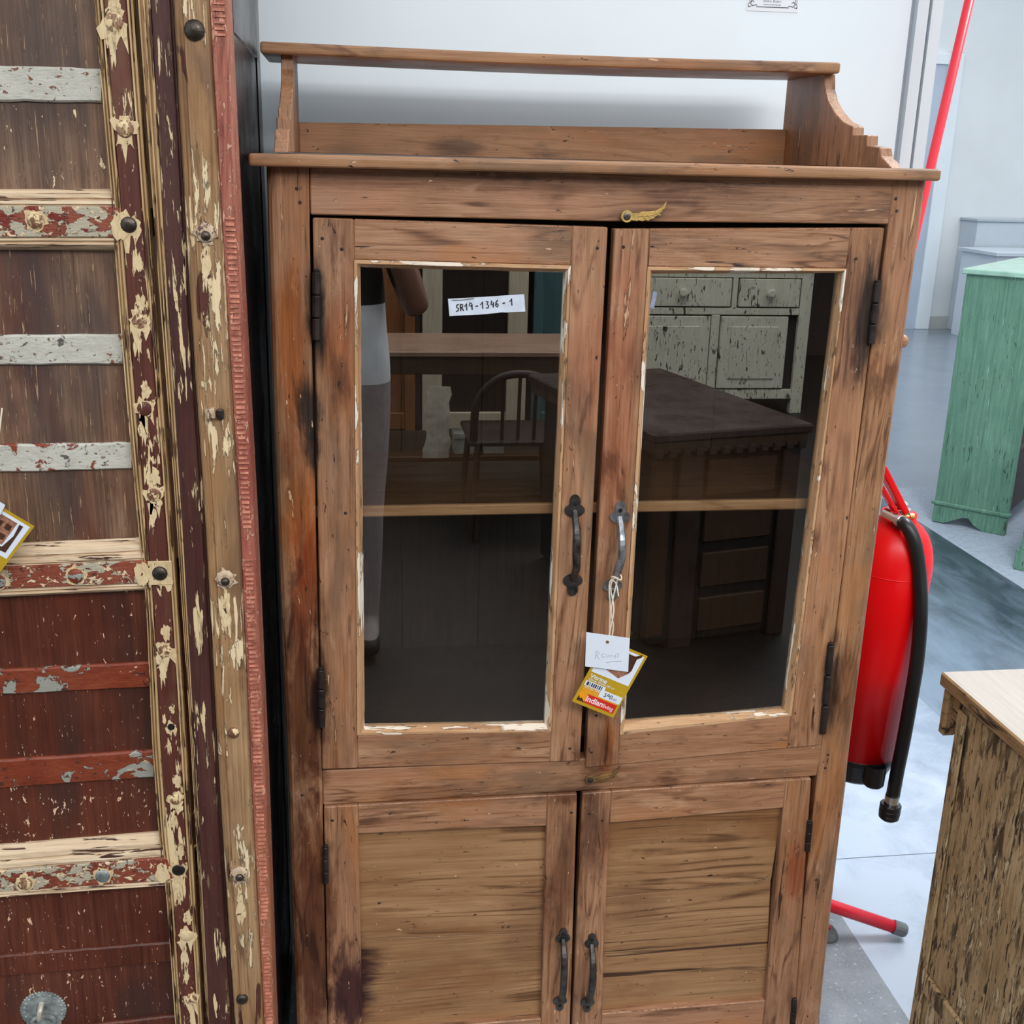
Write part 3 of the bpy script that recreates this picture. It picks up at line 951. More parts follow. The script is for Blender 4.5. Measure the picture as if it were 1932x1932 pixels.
# ================================================================== the painted armoire
AB = V((-.32, .15, 0))
arm = empty('armoire', AB, 'tall old armoire of maroon and cream flaking paint with studs and straps', 'armoire')
CREAM = (222, 196, 152)
m_stile = wood('maroon_flaking_paint', (54, 26, 22), (88, 44, 35), (112, 62, 48), 'Z', rough=.5, bump=.6, rings=.08, tints=[((118, 86, 62), 8, .55, .7, .7)],
               layers=[(CREAM, 120, .12, .545, .56, (9, .45, .56)), (CREAM, 46, .14, .60, .615, (7, .44, .54)), ((226, 200, 160), 210, .22, .645, .66, None)])
m_maroon = wood('maroon_paint_band', (44, 24, 22), (72, 38, 34), (92, 56, 48), 'Z', rough=.5, bump=.6, rings=.08, layers=[(CREAM, 130, .09, .57, .585, (8, .46, .56)), (CREAM, 44, .09, .615, .63, (6, .46, .56)), ((120, 96, 74), 200, .1, .62, .65, None)])
m_groove = wood('cream_worn_moulding', (112, 78, 50), (192, 158, 114), (230, 206, 162), 'Z', sc=1.2, along=.04, rough=.55, bump=.6, rings=.2, layers=[((66, 36, 28), 190, .05, .54, .56, (14, .38, .52))])
m_groovex = wood('cream_worn_moulding_level', (128, 92, 66), (206, 178, 146), (238, 218, 188), 'X', sc=1.2, along=.04, rough=.55, bump=.6, rings=.2, layers=[((70, 38, 28), 170, .06, .575, .595, (14, .42, .55))])
m_post = wood('weathered_tan_post', (94, 66, 44), (154, 120, 86), (188, 152, 112), 'Z', along=.04, rough=.6, bump=1., rings=.25, fine=.6, tints=[((150, 104, 60), 5, .5, .66, .6), ((112, 84, 64), 9, .52, .66, .7), ((96, 66, 46), 20, .58, .7, .7)],
              layers=[((88, 44, 36), 40, .10, .60, .62, (5, .46, .58)), ((228, 204, 164), 130, .13, .53, .55, (8, .44, .56)), ((230, 206, 168), 50, .15, .59, .61, (6, .46, .56))])
m_carve = wood('red_carved_edge', (104, 52, 42), (154, 88, 72), (190, 128, 106), 'Z', along=.12, rough=.6, bump=.5, tints=[((150, 60, 56), 5, .5, .66, .5), ((170, 110, 70), 4, .55, .7, .5)], layers=[((206, 152, 128), 160, .5, .58, .62, None)])
m_panel = wood('panel_old_wood', (58, 36, 29), (118, 88, 68), (158, 126, 102), 'Z', along=.035, rough=.5, bump=.5, rings=.06, blotch=.5, fine=.5, tints=[((88, 40, 30), 4, .48, .62, .8), ((66, 56, 54), 5, .5, .66, .7)],
               layers=[((232, 204, 168), 120, .35, .645, .655, (8, .50, .60)), ((170, 136, 104), 330, .06, .60, .66, None)])
m_panelr = wood('panel_red_paint', (48, 24, 18), (86, 42, 29), (116, 64, 44), 'Z', along=.05, rough=.42, bump=.4, rings=.05, blotch=.45, fine=.45, tints=[((104, 46, 28), 4, .5, .66, .6), ((56, 40, 36), 5, .52, .68, .7)],
                layers=[((230, 190, 158), 110, .45, .615, .63, (6, .48, .60)), ((226, 186, 154), 240, .3, .66, .675, None)])
m_strapw = wood('strap_pale_paint', (150, 146, 134), (190, 186, 174), (210, 206, 196), 'X', sc=1., along=.6, rough=.5, bump=.5, rings=.03, blotch=.2,
                layers=[((136, 58, 40), 46, .8, .575, .59, (8, .45, .56)), ((92, 84, 78), 90, .7, .61, .63, (9, .42, .55)), ((128, 76, 54), 170, .8, .63, .65, None)])
m_strapr = wood('strap_red_paint', (90, 36, 24), (126, 56, 35), (150, 78, 52), 'X', along=.5, rough=.42, bump=.5, rings=.03,
                layers=[((150, 150, 140), 34, .8, .53, .545, (6, .46, .54)), ((214, 178, 150), 130, .7, .60, .615, (9, .44, .56)), ((78, 40, 28), 90, .6, .63, .65, None)])
m_railp = wood('rail_mixed_paint', (90, 40, 30), (132, 64, 46), (156, 92, 70), 'X', along=.5, rough=.45, bump=.6, rings=.03,
               layers=[((178, 168, 146), 60, .7, .49, .505, (7, .42, .54)), ((226, 200, 164), 120, .8, .58, .595, None), ((120, 40, 28), 40, .7, .63, .645, None), ((70, 52, 42), 160, .7, .63, .65, None)])
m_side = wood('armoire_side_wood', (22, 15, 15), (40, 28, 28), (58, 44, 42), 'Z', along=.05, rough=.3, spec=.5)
m_stud = plain('stud_iron', (74, 66, 60), .35, .8, .3, 60, .3)
m_studc = plain('stud_cream', (206, 178, 136), .5, 0, .15, 90, .3)
m_zinc = plain('zinc_plate', (140, 146, 144), .45, .4, .3, 60, .4)

gapl = [(254, 0), (289, 480), (320, 880), (350, 1330), (381, 1860), (385, 1932)]
sti = [(176, 0), (196, 230), (210, 375), (216, 480), (238, 760), (260, 1000), (274, 1125), (286, 1400), (299, 1580), (313, 1690), (330, 1932)]
b1 = [(285, 0), (312, 480), (345, 1000), (372, 1480), (395, 1932)]
b2 = [(325, 0), (352, 480), (387, 1000), (413, 1480), (442, 1932)]
b3 = [(394, 0), (422, 480), (453, 1000), (474, 1480), (498, 1932)]
be = [(428, 0), (452, 480), (480, 1000), (502, 1480), (518, 1932)]
ATOP, ABOT = 2.10, .03


def vline(pix, Y, n=60, dx=0):
    w = [PY(x + dx, y, Y) for x, y in pix]
    w = [V((w[0].x, Y, ATOP))] + w + [V((w[-1].x, Y, ABOT))]
    return interp(w, n)


flute = [(0, .006), (.06, 0), (.10, 0), (.14, .004), (.20, .004), (.24, 0), (.30, 0), (.34, .004), (.38, .0015), (.5, 0), (.80, 0), (.84, .004), (.88, .004), (.90, 0), (.96, 0), (1, .004)]
fl_g = [(0, .004), (.06, 0), (.16, 0), (.22, .005), (.32, .005), (.38, 0), (.50, 0), (.56, .005), (.66, .005), (.72, 0), (.92, 0), (1, .003)]
# door stile in three strips: cream flutes, maroon band, cream flutes


def between(A, B, t): return [a.lerp(b, t) for a, b in zip(A, B)]


SA, SB = vline(sti, -.105), vline(gapl, -.105, dx=-4)
bm = NB(); patch(bm, SA, between(SA, SB, .25), fl_g, .03, wob=.0004); obj('stile_moulding', bm, m_groove, arm)
bm = NB(); patch(bm, between(SA, SB, .25), between(SA, SB, .83), [(0, .002), (.05, 0), (.95, 0), (1, .002)], .03); obj('stile', bm, m_stile, arm)
bm = NB(); patch(bm, between(SA, SB, .83), SB, [(0, .004), (.15, 0), (.4, 0), (.5, .004), (.62, .004), (.7, 0), (1, .002)], .03, wob=.0003); obj('stile_moulding', bm, m_groove, arm)
FA, FB = vline(gapl, -.112, dx=5), vline(b1, -.112)
bm = NB(); patch(bm, FA, FB, fl_g, .06, wob=.0004); obj('frame_moulding', bm, m_groove, arm)
GA, GB = vline(b1, -.113), vline(b2, -.113)
bm = NB(); patch(bm, GA, GB, [(0, .001), (.08, 0), (.85, 0), (.92, .003), (1, .003)], .06); obj('frame_band', bm, m_maroon, arm)
PA, PB = vline(b2, -.128), vline(b3, -.128)
bm = NB(); patch(bm, PA, PB, [(0, .008), (.05, .002), (.12, 0), (.18, .003), (.24, .003), (.28, 0), (.34, 0), (.42, .001), (.7, -.001), (.93, .001), (1, .006)], .07, wob=.0006); obj('post', bm, m_post, arm)
CA, CB = vline(b3, -.126, 160), vline(be, -.126, 160)
bm = NB(); patch(bm, CA, CB, [(0, .004), (.08, 0), (.92, 0), (1, .004)], .07)
for k in range(300):
    t_ = (k + .5) / 300 * 159
    i = int(t_); f = t_ - i
    if math.sin(k * .075) + .6 * math.sin(k * .031 + 2) < -.85: continue
    a, b = CA[i].lerp(CA[i + 1], f), CB[i].lerp(CB[i + 1], f)
    p0, p1 = a.lerp(b, .22 + random.uniform(-.05, .05)), a.lerp(b, .80 + random.uniform(-.08, .08))
    hgt = .0032 * random.uniform(.6, 1.3)
    box(bm, (p0.x, -.1278, p0.z - hgt / 2), (p1.x, -.1255, p0.z + hgt / 2), 1)
obj('carved_edge', bm, [m_carve, plain('carved_rib_worn', (182, 122, 100), .6, 0, .25, 60, .3, .4, (132, 74, 60))], arm)
# body of the case
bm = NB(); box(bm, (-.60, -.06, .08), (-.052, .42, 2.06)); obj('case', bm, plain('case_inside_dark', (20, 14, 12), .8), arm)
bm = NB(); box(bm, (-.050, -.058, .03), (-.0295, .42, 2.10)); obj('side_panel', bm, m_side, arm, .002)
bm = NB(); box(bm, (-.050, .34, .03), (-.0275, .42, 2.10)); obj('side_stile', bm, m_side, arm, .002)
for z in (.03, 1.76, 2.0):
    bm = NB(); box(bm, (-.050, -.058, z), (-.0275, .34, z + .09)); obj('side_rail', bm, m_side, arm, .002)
bm = NB(); box(bm, (-.70, -.15, 2.10), (-.005, .43, 2.15)); obj('cornice', bm, m_post, arm, .01)
XL = -.60


def hl(yl, yr, xr, Y, n=24):                          # level line from the far left to a right end pixel
    a, b = PY(0, yl, Y), PY(xr, yr, Y)
    s_ = (b.z - a.z) / (b.x - a.x)
    return interp([V((XL, Y, a.z - s_ * .3 * (a.x - XL))), b], n)


def sx_at(y):
    for (xa, ya), (xb, yb) in zip(sti[:-1], sti[1:]):
        if ya <= y <= yb: return xa + (xb - xa) * (y - ya) / (yb - ya)
    return sti[-1][0] if y > 0 else sti[0][0]


PYP = -.084
bays = [(None, (362, 357)), ((474, 475), (1040, 1021)), ((1139, 1120), (1610, 1581)), ((1703, 1678), None)]
for k, (t0, t1) in enumerate(bays):
    zt = ATOP - .06 if t0 is None else PY(150, sum(t0) / 2, PYP).z + .02
    zb_ = .12 if t1 is None else PY(150, sum(t1) / 2, PYP).z - .02
    bm = NB(); box(bm, (XL, PYP, zb_), (PY(sx_at(0 if t0 is None else t0[1]), 500, PYP).x + .09, PYP + .016, zt))
    obj('panel', bm, m_panel if k < 2 else m_panelr, arm)
# straps across the panels
for (yl, yr, y2l, y2r, mt) in ((125, 129, 195, 193, m_strapw), (634, 631, 691, 688, m_strapw), (842, 835, 894, 886, m_strapw), (1268, 1250, 1314, 1298, m_strapr), (1438, 1416, 1492, 1468, m_strapr), (1806, 1778, 1846, 1816, m_panelr), (1958, 1917, 1998, 1950, m_panelr)):
    Y = PYP - .006
    xr = sx_at((yr + y2r) / 2) + 1
    A, B = hl(yl, yr, xr, Y), hl(y2l, y2r, xr, Y)
    for i in range(len(A)):
        A[i].z += random.uniform(-.0006, .0006); B[i].z += random.uniform(-.0006, .0006)
    bm = NB(); patch(bm, A, B, [(0, .0025), (.06, 0), (.94, 0), (1, .003)], .008); obj('strap', bm, mt, arm)
# rails with mouldings
mould_t = [(0, .016), (.10, .012), (.22, .010), (.30, .004), (.50, .003), (.58, .006), (.66, .001), (.85, 0), (.92, .003), (1, .003)]
mould_b = [(0, .003), (.2, 0), (.35, .004), (.5, .001), (.7, .005), (.85, .009), (1, .018)]
for (t0, t1, t2, t3) in (((362, 357), (392, 390), (452, 448), (475, 475)), ((1040, 1021), (1075, 1058), (1115, 1100), (1139, 1120)), ((1610, 1581), (1648, 1618), (1684, 1662), (1704, 1679))):
    Y = -.104
    xr = sx_at(t0[1]) + 3
    xr3 = sx_at(t3[1]) + 4
    bm = NB(); patch(bm, hl(*t0, xr, Y), hl(*t1, xr + 8, Y), mould_t, .03, wob=.0005); obj('rail_moulding', bm, m_groovex, arm)
    bm = NB(); patch(bm, hl(*t1, xr + 12, Y - .0012), hl(*t2, xr3 + 14, Y - .0012), [(0, .002), (.04, 0), (.96, 0), (1, .002)], .03); obj('rail', bm, m_railp, arm)
    bm = NB(); patch(bm, hl(*t2, xr3 + 6, Y), hl(*t3, xr3, Y), mould_b, .03, wob=.0005); obj('rail_moulding', bm, m_groovex, arm)
bm = NB(); box(bm, (XL, -.104, ATOP - .09), (PY(185, 0, -.1).x, -.075, ATOP)); obj('rail', bm, m_stile, arm, .003)
bm = NB(); box(bm, (XL, -.104, ABOT), (PY(330, 1932, -.1).x, -.075, .16)); obj('rail', bm, m_stile, arm, .003)
bm = NB(); box(bm, (XL - .10, -.118, ABOT), (XL + .03, .0, ATOP)); obj('post', bm, m_post, arm, .004)


def stud(x, y, Y, r, mat, h=.6, n=14):
    p = PY(x, y, Y)
    bm = NB(); lathe(bm, p + V((0, .002, 0)), (0, -1, 0), [(r, 0), (r, .0025)] + [(r * math.cos(a), .0025 + r * h * math.sin(a)) for a in (.3, .6, .9, 1.2, 1.5)], n)
    return obj('stud', bm, mat, arm, smooth=False)


YS = -.105


def blob(x, y, Y, rx, rz, mat, name='paint_flake', th=.0008, n=26, amp=.35, drip=0.):
    pl_ = Plane2D(PY(x, y, Y), (1, 0, 0), (0, 0, 1))
    ph = [random.uniform(0, 6.28) for _ in range(4)]
    out = []
    for k in range(n):
        a = 2 * math.pi * k / n
        w_ = 1 + amp * (.5 * math.sin(3 * a + ph[0]) + .4 * math.sin(5 * a + ph[1]) + .35 * math.sin(9 * a + ph[2])) + random.uniform(-.1, .1)
        dz = math.sin(a) * rz * w_
        if drip and dz < 0: dz *= 1 + drip * max(0, math.sin(a * 7 + ph[3]))
        out.append((math.cos(a) * rx * w_, dz))
    bm = NB(); poly2(bm, pl_, out, -.001, th)
    return obj(name, bm, mat, arm)


m_studp = wood('stud_mixed_paint', (70, 36, 30), (126, 84, 62), (206, 178, 138), 'Z', along=.7, sc=1.6, blotch=.6, rough=.45, layers=[(CREAM, 130, .8, .52, .54, None)])
m_flake = wood('flake_cream', (150, 116, 80), (214, 188, 146), (232, 212, 174), 'Z', along=.5, sc=1.4, rough=.55, layers=[((84, 46, 36), 150, .5, .62, .64, None)])
for x, y, mt, h, r in ((215, 42, m_studp, .3, .0115), (236, 243, m_studp, .45, .011), (243, 424, m_stud, .5, .0105), (263, 606, m_studp, .25, .010), (273, 771, m_stile, .3, .010), (291, 934, m_studp, .25, .010), (302, 1081, m_stud, .65, .011), (311, 1228, m_studp, .3, .010),
                       (323, 1371, m_hole, .2, .006), (332, 1508, m_studp, .3, .009), (337, 1641, m_stud, .3, .010), (352, 1765, m_flake, .3, .010), (361, 1885, m_studp, .4, .009)):
    stud(x, y, YS, r, mt, h)
    blob(x, y + 2, YS - .0002, r * 1.30, r * 1.55, m_flake, drip=1.2)
    if h < .4: blob(x - 4, y + 36, YS - .0002, r * .5, r * 1.7, m_flake, drip=.8); blob(x + 2, y - 34, YS - .0002, r * .6, r * 1.2, m_flake)
for x, y, mt in ((68, 416, m_studp), (143, 1086, m_strapr), (-4, 1097, m_strapr), (47, 1666, m_studp), (194, 1652, m_zinc)):
    stud(x, y, -.105, .0110, mt, .5); blob(x, y, -.1053, .0135, .0135, m_flake, amp=.2)
for x, y, r, mt in ((367, 57, .0125, m_stud), (441, 1382, .0085, m_studp), (457, 1885, .009, m_stud)): stud(x, y, -.128, r, mt, .6)
for x, y in ((225, 428), (268, 1083), (306, 1648)): blob(x, y, -.1062, .010, .017, m_flake, amp=.15)
bm = NB(); rect2(bm, Plane2D(PY(302, 1081, -.106), (1, 0, 0), (0, 0, 1)), -.0155, -.0175, .0165, .0175, -.001, .0012); obj('corner_plate', bm, m_flake, arm, .0006)
m_wash = wood('washer_paint', (110, 84, 66), (190, 164, 138), (222, 200, 172), 'Z', along=.7, sc=1.5, rough=.5, layers=[((100, 70, 54), 130, .8, .56, .58, None)])
for x, y in ((388, 440), (425, 1092), (452, 1650)):
    pl = Plane2D(PY(x, y, -.128), (1, 0, 0), (0, 0, 1))
    bm = NB(); poly2(bm, pl, [(math.cos(k * math.pi / 9 + random.uniform(-.08, .08)) * r_, math.sin(k * math.pi / 9) * r_) for k, r_ in [(k, (.0165 if k % 2 else .0125) * random.uniform(.8, 1.15)) for k in range(18)]], -.001, .0022); obj('flower_washer', bm, m_wash, arm, .0005)
    lathe_b = NB(); lathe(lathe_b, PY(x, y, -.130), (0, -1, 0), [(.0125, 0), (.0105, .0022), (.0075, .003)], 14); obj('washer_boss', lathe_b, m_wash, arm)
    stud(x, y + 5, -.1325, .0062, m_stud, .8)
    blob(x + 2, y + 60, -.1282, .006, .030, m_flake, drip=.6)
p = PY(407, 778, -.128); bm = NB(); obox(bm, p + V((-.010, .002, -.008)), (.010, 0, .002), (0, -.012, 0), (-.001, 0, .013)); obj('nut', bm, m_wash, arm, .001)
bm = NB(); obox(bm, p + V((.001, .002, -.009)), (.010, 0, 0), (0, -.008, 0), (0, 0, .014)); obj('nut', bm, m_stud, arm, .002)
# rim lock plate with a hasp
pl = Plane2D(PY(82, 1905, PYP - .0005), (1, 0, 0), (0, 0, 1))
bm = NB(); out = []
for k in range(60):
    a = math.radians(-40 + 260 * k / 59)
    r = .033 + (.0022 if k % 2 else 0)
    out.append((math.cos(a) * r, math.sin(a) * r))
out += [(-.034, -.06), (.022, -.06)]
poly2(bm, pl, out, -.001, .002)
for k in range(14):
    a = math.radians(-20 + 220 * k / 13)
    lathe(bm, pl.p(math.cos(a) * .0285, math.sin(a) * .0285, .0015), pl.n, [(.0024, 0), (.0018, .0012), (.0005, .0016)], 8)
o = obj('lock_plate', bm, m_zinc, arm, .0004, label='scalloped zinc lock plate')
bm = NB(); tube(bm, spline([pl.p(-.001, .014, .002), pl.p(-.001, .010, .012), pl.p(-.003, -.002, .016), pl.p(-.003, -.010, .010), pl.p(-.003, -.012, .002)], 14), .0042, 8); obj('hasp', bm, plain('hasp_pale', (190, 184, 170), .4, .3), o)
bm = NB(); tube(bm, [pl.p(.0 + math.cos(k * .42) * .017, -.018 + math.sin(k * .42) * .011, .006) for k in range(16)], .0035, 8); obj('ring', bm, m_zinc, o)
# price tag of the armoire, cut by the frame
t, q = price_tag((-25, 941), (65, 993), (-30, 1122), (-120, 1070), -.128, 'price_tag', 'gold bordered tag with cabinet picture hanging on the maroon armoire')
bm = NB(); poly2(bm, q, [(.12, .58), (.14, .93), (.72, .93), (.72, .62)], h1, h2); obj('printed_picture', bm, m_tagbr, t)
bm = NB(); poly2(bm, q, [(.08, .55), (.74, .60), (.80, .78), (.76, .93), (.84, .93), (.86, .56), (.10, .50)], h2, h3); obj('printed_picture', bm, m_tagdk, t)
for x in (.2, .38, .56):
    bm = NB(); rect2(bm, q, x, .67, x + .12, .74, h2, h3); rect2(bm, q, x, .80, x + .12, .87, h2, h3); obj('printed_picture', bm, m_tagdk, t)
bm = NB(); tube(bm, spline([q.p(.05, .95, .002), PY(-12, 900, -.125), PY(-2, 820, -.118), PY(4, 770, -.105)], 12), .0011, 6); obj('string', bm, m_str, t)
pl = plane_px((-70, 905), (10, 953), (-2, 975), (-82, 930), -.131)
bm = NB(); rect2(bm, pl, 0, 0, 1, 1, -.0003, .0003); tag(obj('blank_tag', bm, m_white), 'corner of a plain white tag above the armoire price tag', 'tag')

# ================================================================== fire extinguisher and its floor stand
m_red = plain('extinguisher_red', (228, 4, 14), .34, 0, .02, 4, 0, .35)
m_redp = plain('stand_red', (222, 30, 50), .3, 0, .03, 6, 0, .5)
m_blk = plain('black_rubber', (22, 24, 27), .35, 0, .1, 30, 0, .5)
m_chrome = plain('chrome', (205, 208, 212), .18, 1, .05, 20)
m_cap = plain('grey_rubber_cap', (104, 108, 112), .6, 0, .1, 30)
EX = V((1.0995, .29, .42)); ed = V((.052, 0, 1)).normalized()
ext = empty('fire_extinguisher', EX, 'red fire extinguisher with black hose hanging beside the display cabinet', 'fire extinguisher')
bm = NB(); R = .078
lathe(bm, EX + ed * .09, ed, [(R, 0), (R, .375), (R * .997, .39), (R * .97, .41), (R * .90, .432), (R * .78, .452), (R * .62, .467), (R * .46, .476), (R * .42, .482), (R * .42, .492)], 48)
obj('cylinder', bm, m_red, ext, smooth=True)
bm = NB(); lathe(bm, EX + ed * .468, ed, [(R * 1.001, 0), (R * 1.008, .0015), (R * 1.001, .003)], 48); obj('weld_ring', bm, m_red, ext, smooth=True)
bm = NB(); lathe(bm, EX, ed, [(R * .72, .034), (R * .80, .040), (R * .90, .060), (R * 1.0, .080), (R * 1.005, .091), (R * .9, .093)], 40); obj('base_ring', bm, m_blk, ext, .001)
hp_ = PY(1647, 1481, .212)
bm = NB()
rings = []
for r, h in ((.017, 0), (.020, .004), (.0215, .044), (.0185, .044), (.0185, .010)):
    rings.append([hp_ + V((math.cos(a) * r, math.sin(a) * r, h)) for a in [2 * math.pi * k / 24 for k in range(24)]])
faces_from(bm, rings); obj('hose_holder', bm, m_blk, ext)
vt = EX + ed * .582
bm = NB(); lathe(bm, vt, ed, [(.022, 0), (.022, .008), (.016, .012), (.014, .018), (.010, .020)], 20); lathe(bm, PY(1668, 968, .272), (PY(1696, 982, .24) - PY(1668, 968, .272)), [(.0105, .0), (.0105, .030), (.0118, .032), (.0118, .040)], 14)
obj('valve', bm, m_chrome, ext, .001)
bm = NB(); lathe(bm, PY(1704, 975, .262), (1, 0, 0), [(.004, 0), (.004, .012), (.0065, .012), (.0065, .020)], 12); obj('safety_pin', bm, plain('pin_brass', (190, 140, 80), .3, .9), ext)
for (p0, p1, w_, th) in (((1655, 880), (1700, 968), .032, .012), ((1655, 915), (1686, 968), .024, .008)):
    a, b = PY(*p0, .275), PY(*p1, .275)
    d_ = (b - a); nrm = V((d_.z, 0, -d_.x)).normalized()
    if nrm.z < 0: nrm = -nrm
    bm = NB(); obox(bm, a - V((0, w_ / 2, 0)), d_, (0, w_, 0), nrm * th); obj('lever', bm, m_red, ext, .004, seg=2)
hose = [PY(x, y, Y) for x, y, Y in ((1690, 982, .250), (1698, 986, .242), (1712, 994, .228), (1727, 1030, .215), (1735, 1090, .207), (1737, 1160, .203), (1731, 1240, .20), (1720, 1310, .20), (1706, 1390, .20), (1694, 1450, .203), (1684, 1505, .206))]
bm = NB(); tube(bm, spline(hose, 48), .0132, 14); obj('hose', bm, m_blk, ext, smooth=True)
a, b, c, e_ = PY(1684, 1500, .206), PY(1681, 1521, .206), PY(1681, 1516, .206), PY(1676, 1546, .206)
bm = NB(); lathe(bm, a, b - a, [(.0140, 0), (.0140, (b - a).length)], 16); obj('ferrule', bm, m_chrome, ext)
L = (e_ - c).length
bm = NB(); lathe(bm, c, e_ - c, [(.019, 0), (.0205, .002), (.0205, L * .3), (.0192, L * .33), (.0205, L * .37), (.0205, L * .6), (.0192, L * .63), (.020, L * .67), (.0195, L * .85), (.013, L)], 20); obj('nozzle', bm, m_blk, ext)
# faint print along the hose
# stand
HB = V((1.03, .375, .13))
stand = empty('extinguisher_stand', (1.03, .375, 0), 'leaning red tube floor stand with grey capped feet carrying the extinguisher', 'stand')
pm, pt = PY(1757, 310, .385), PY(1829, 0, .385)
dr_ = (pt - pm) / (pt.z - pm.z)
pb = pm + dr_ * (HB.z - pm.z)
bm = NB(); tube(bm, [pb, pm + dr_ * (2.05 - pm.z)], .0085, 14); obj('pole', bm, m_redp, stand, smooth=True)
fe = V((1.302, .338, .017))
bm = NB(); tube(bm, [pb, pb.lerp(fe, .9)], .0140, 14); obj('leg', bm, m_redp, stand, smooth=True)
bm = NB(); d_ = (fe - pb).normalized(); lathe(bm, pb.lerp(fe, .9), d_, [(.0150, 0), (.0156, .002), (.0156, .026), (.0135, .030)], 16); obj('cap', bm, m_cap, stand)
f2 = V((1.128, .36, 0))
bm = NB(); lathe(bm, f2, (0, 0, 1), [(.024, 0), (.024, .006), (.020, .016), (.012, .026)], 20); obj('cap', bm, m_cap, stand)
bm = NB(); tube(bm, [pb, f2 + V((0, 0, .022))], .010, 12); obj('leg', bm, m_redp, stand, smooth=True)
f3 = V((.99, .12, 0))
bm = NB(); lathe(bm, f3, (0, 0, 1), [(.02, 0), (.02, .006), (.012, .02)], 20); obj('cap', bm, m_cap, stand)
bm = NB(); tube(bm, [pb, f3 + V((0, 0, .016))], .010, 12); obj('leg', bm, m_redp, stand, smooth=True)
hk = EX + ed * .36 + V((0, R + .0005, 0)); bm = NB(); tube(bm, [hk, V((pm.x + dr_.x * (hk.z - pm.z), .385, hk.z))], .008, 10); obj('hook', bm, m_redp, stand)

# ================================================================== green cabinets
m_green = wood('green_washed_paint', (54, 86, 72), (90, 130, 110), (122, 160, 140), 'Z', along=.05, rough=.5, bump=.4, rings=.1, layers=[((50, 72, 58), 130, .10, .60, .62, (4, .46, .6)), ((156, 192, 170), 90, .06, .66, .69, None)])
m_greend = plain('green_cabinet_inside', (40, 32, 27), .7, 0, .3, 8)
gu, gn = V((.707, -.707, 0)), V((.707, .707, 0))
GO = V((2.872, 3.252, 0))
gc = empty('green_cabinet', GO + gu * .17 + gn * .3, 'washed green cabinet standing on the pale carpet in the background', 'cabinet')
WD = .335; LG = .95; GH = 1.17
bm = NB(); obox(bm, GO + V((0, 0, .10)), gu * WD, gn * .03, V((0, 0, GH - .10))); obj('side_panel', bm, m_green, gc, .002)
bm = NB(); obox(bm, GO + gn * .03 + V((0, 0, .10)), gu * (WD - .012), gn * (LG - .03), V((0, 0, GH - .10))); obj('body', bm, m_greend, gc, .002)
bm = NB(); obox(bm, GO - gu * .018 - gn * .018 + V((0, 0, GH)), gu * (WD + .04), gn * (LG + .03), V((0, 0, .024))); obj('top_board', bm, plain('green_top_pale', (150, 186, 168), .35, 0, .08, 12), gc, .004)
bm = NB(); obox(bm, GO - gu * .012 - gn * .014 + V((0, 0, .090)), gu * (WD + .024), gn * .03, V((0, 0, .018))); obj('plinth_moulding', bm, m_green, gc, .004)
pts = [(0, .09), (WD, .09), (WD, 0), (WD - .10, 0), (WD - .145, .022), (WD - .17, .048), (.14, .048), (.09, .022), (.055, .004), (.0, .004)]
bm = NB(); prism(bm, [GO - gn * .006 + gu * x + V((0, 0, z)) for x, z in pts], gn * .03); obj('plinth', bm, m_green, gc, .002)
for z in (.40, .62, .86):
    bm = NB(); obox(bm, GO + gu * (WD - .012) + gn * .06 + V((0, 0, z)), gu * .008, gn * (LG - .1), V((0, 0, .02))); obj('shelf_edge', bm, plain('shelf_edge_brown', (78, 62, 50), .6), gc)
G2 = PZ(1911, 1074)
g2 = empty('green_chest', G2 + V((.3, 0, 0)), 'edge of a second green chest at the frame border nearest the carpet', 'chest')
bm = NB(); obox(bm, G2 + V((.012, -.012, .09)), gu * .35, gn * .5, V((0, 0, .42))); obj('body', bm, m_green, g2, .003)
bm = NB(); obox(bm, G2 + V((0, 0, .0)), gu * .37, gn * .52, V((0, 0, .09))); obj('plinth', bm, m_green, g2, .003)

# ================================================================== worn chest in the right foreground
m_ctop = wood('chest_top_sheen', (152, 142, 132), (170, 161, 152), (182, 174, 166), 'Y', rough=.45, along=.08, rings=.06)  # sheen of the upper face painted in as a paler wood
m_cedge = wood('chest_edge_wood', (92, 66, 44), (146, 112, 76), (178, 142, 104), 'Y', rough=.6, bump=.6, layers=[((52, 38, 28), 40, .2, .60, .66, None)])
m_cside = wood('chest_weathered_side', (104, 78, 52), (172, 140, 100), (210, 182, 140), 'Z', along=.22, rough=.65, bump=1., rings=.1, blotch=.5, tints=[((160, 118, 54), 6, .55, .72, .6)], layers=[((88, 68, 48), 40, .2, .55, .64, (6, .42, .58)), ((206, 182, 142), 80, .2, .54, .60, (8, .40, .54)), ((70, 54, 40), 120, .2, .60, .66, None)])
CH = empty('chest', V((1.42, -.28, 0)), 'weathered wooden chest with pale top in the right foreground', 'chest')
CZ = .80
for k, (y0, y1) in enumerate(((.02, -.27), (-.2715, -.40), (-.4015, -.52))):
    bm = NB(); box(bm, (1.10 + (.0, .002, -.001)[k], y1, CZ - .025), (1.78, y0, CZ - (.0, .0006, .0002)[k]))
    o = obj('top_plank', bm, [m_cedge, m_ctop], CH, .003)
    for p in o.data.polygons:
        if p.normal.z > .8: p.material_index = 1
bm = NB(); box(bm, (1.106, -.004, CZ - .112), (1.132, .014, CZ - .0255))
obj('bracket', bm, m_cedge, CH, .004)
ce = PY(1806, 1375, -.022).x
zr = .235
ys_ = [-.022, PX(1852, 1600, ce).y, PX(1905, 1600, ce).y, -.36, -.50]
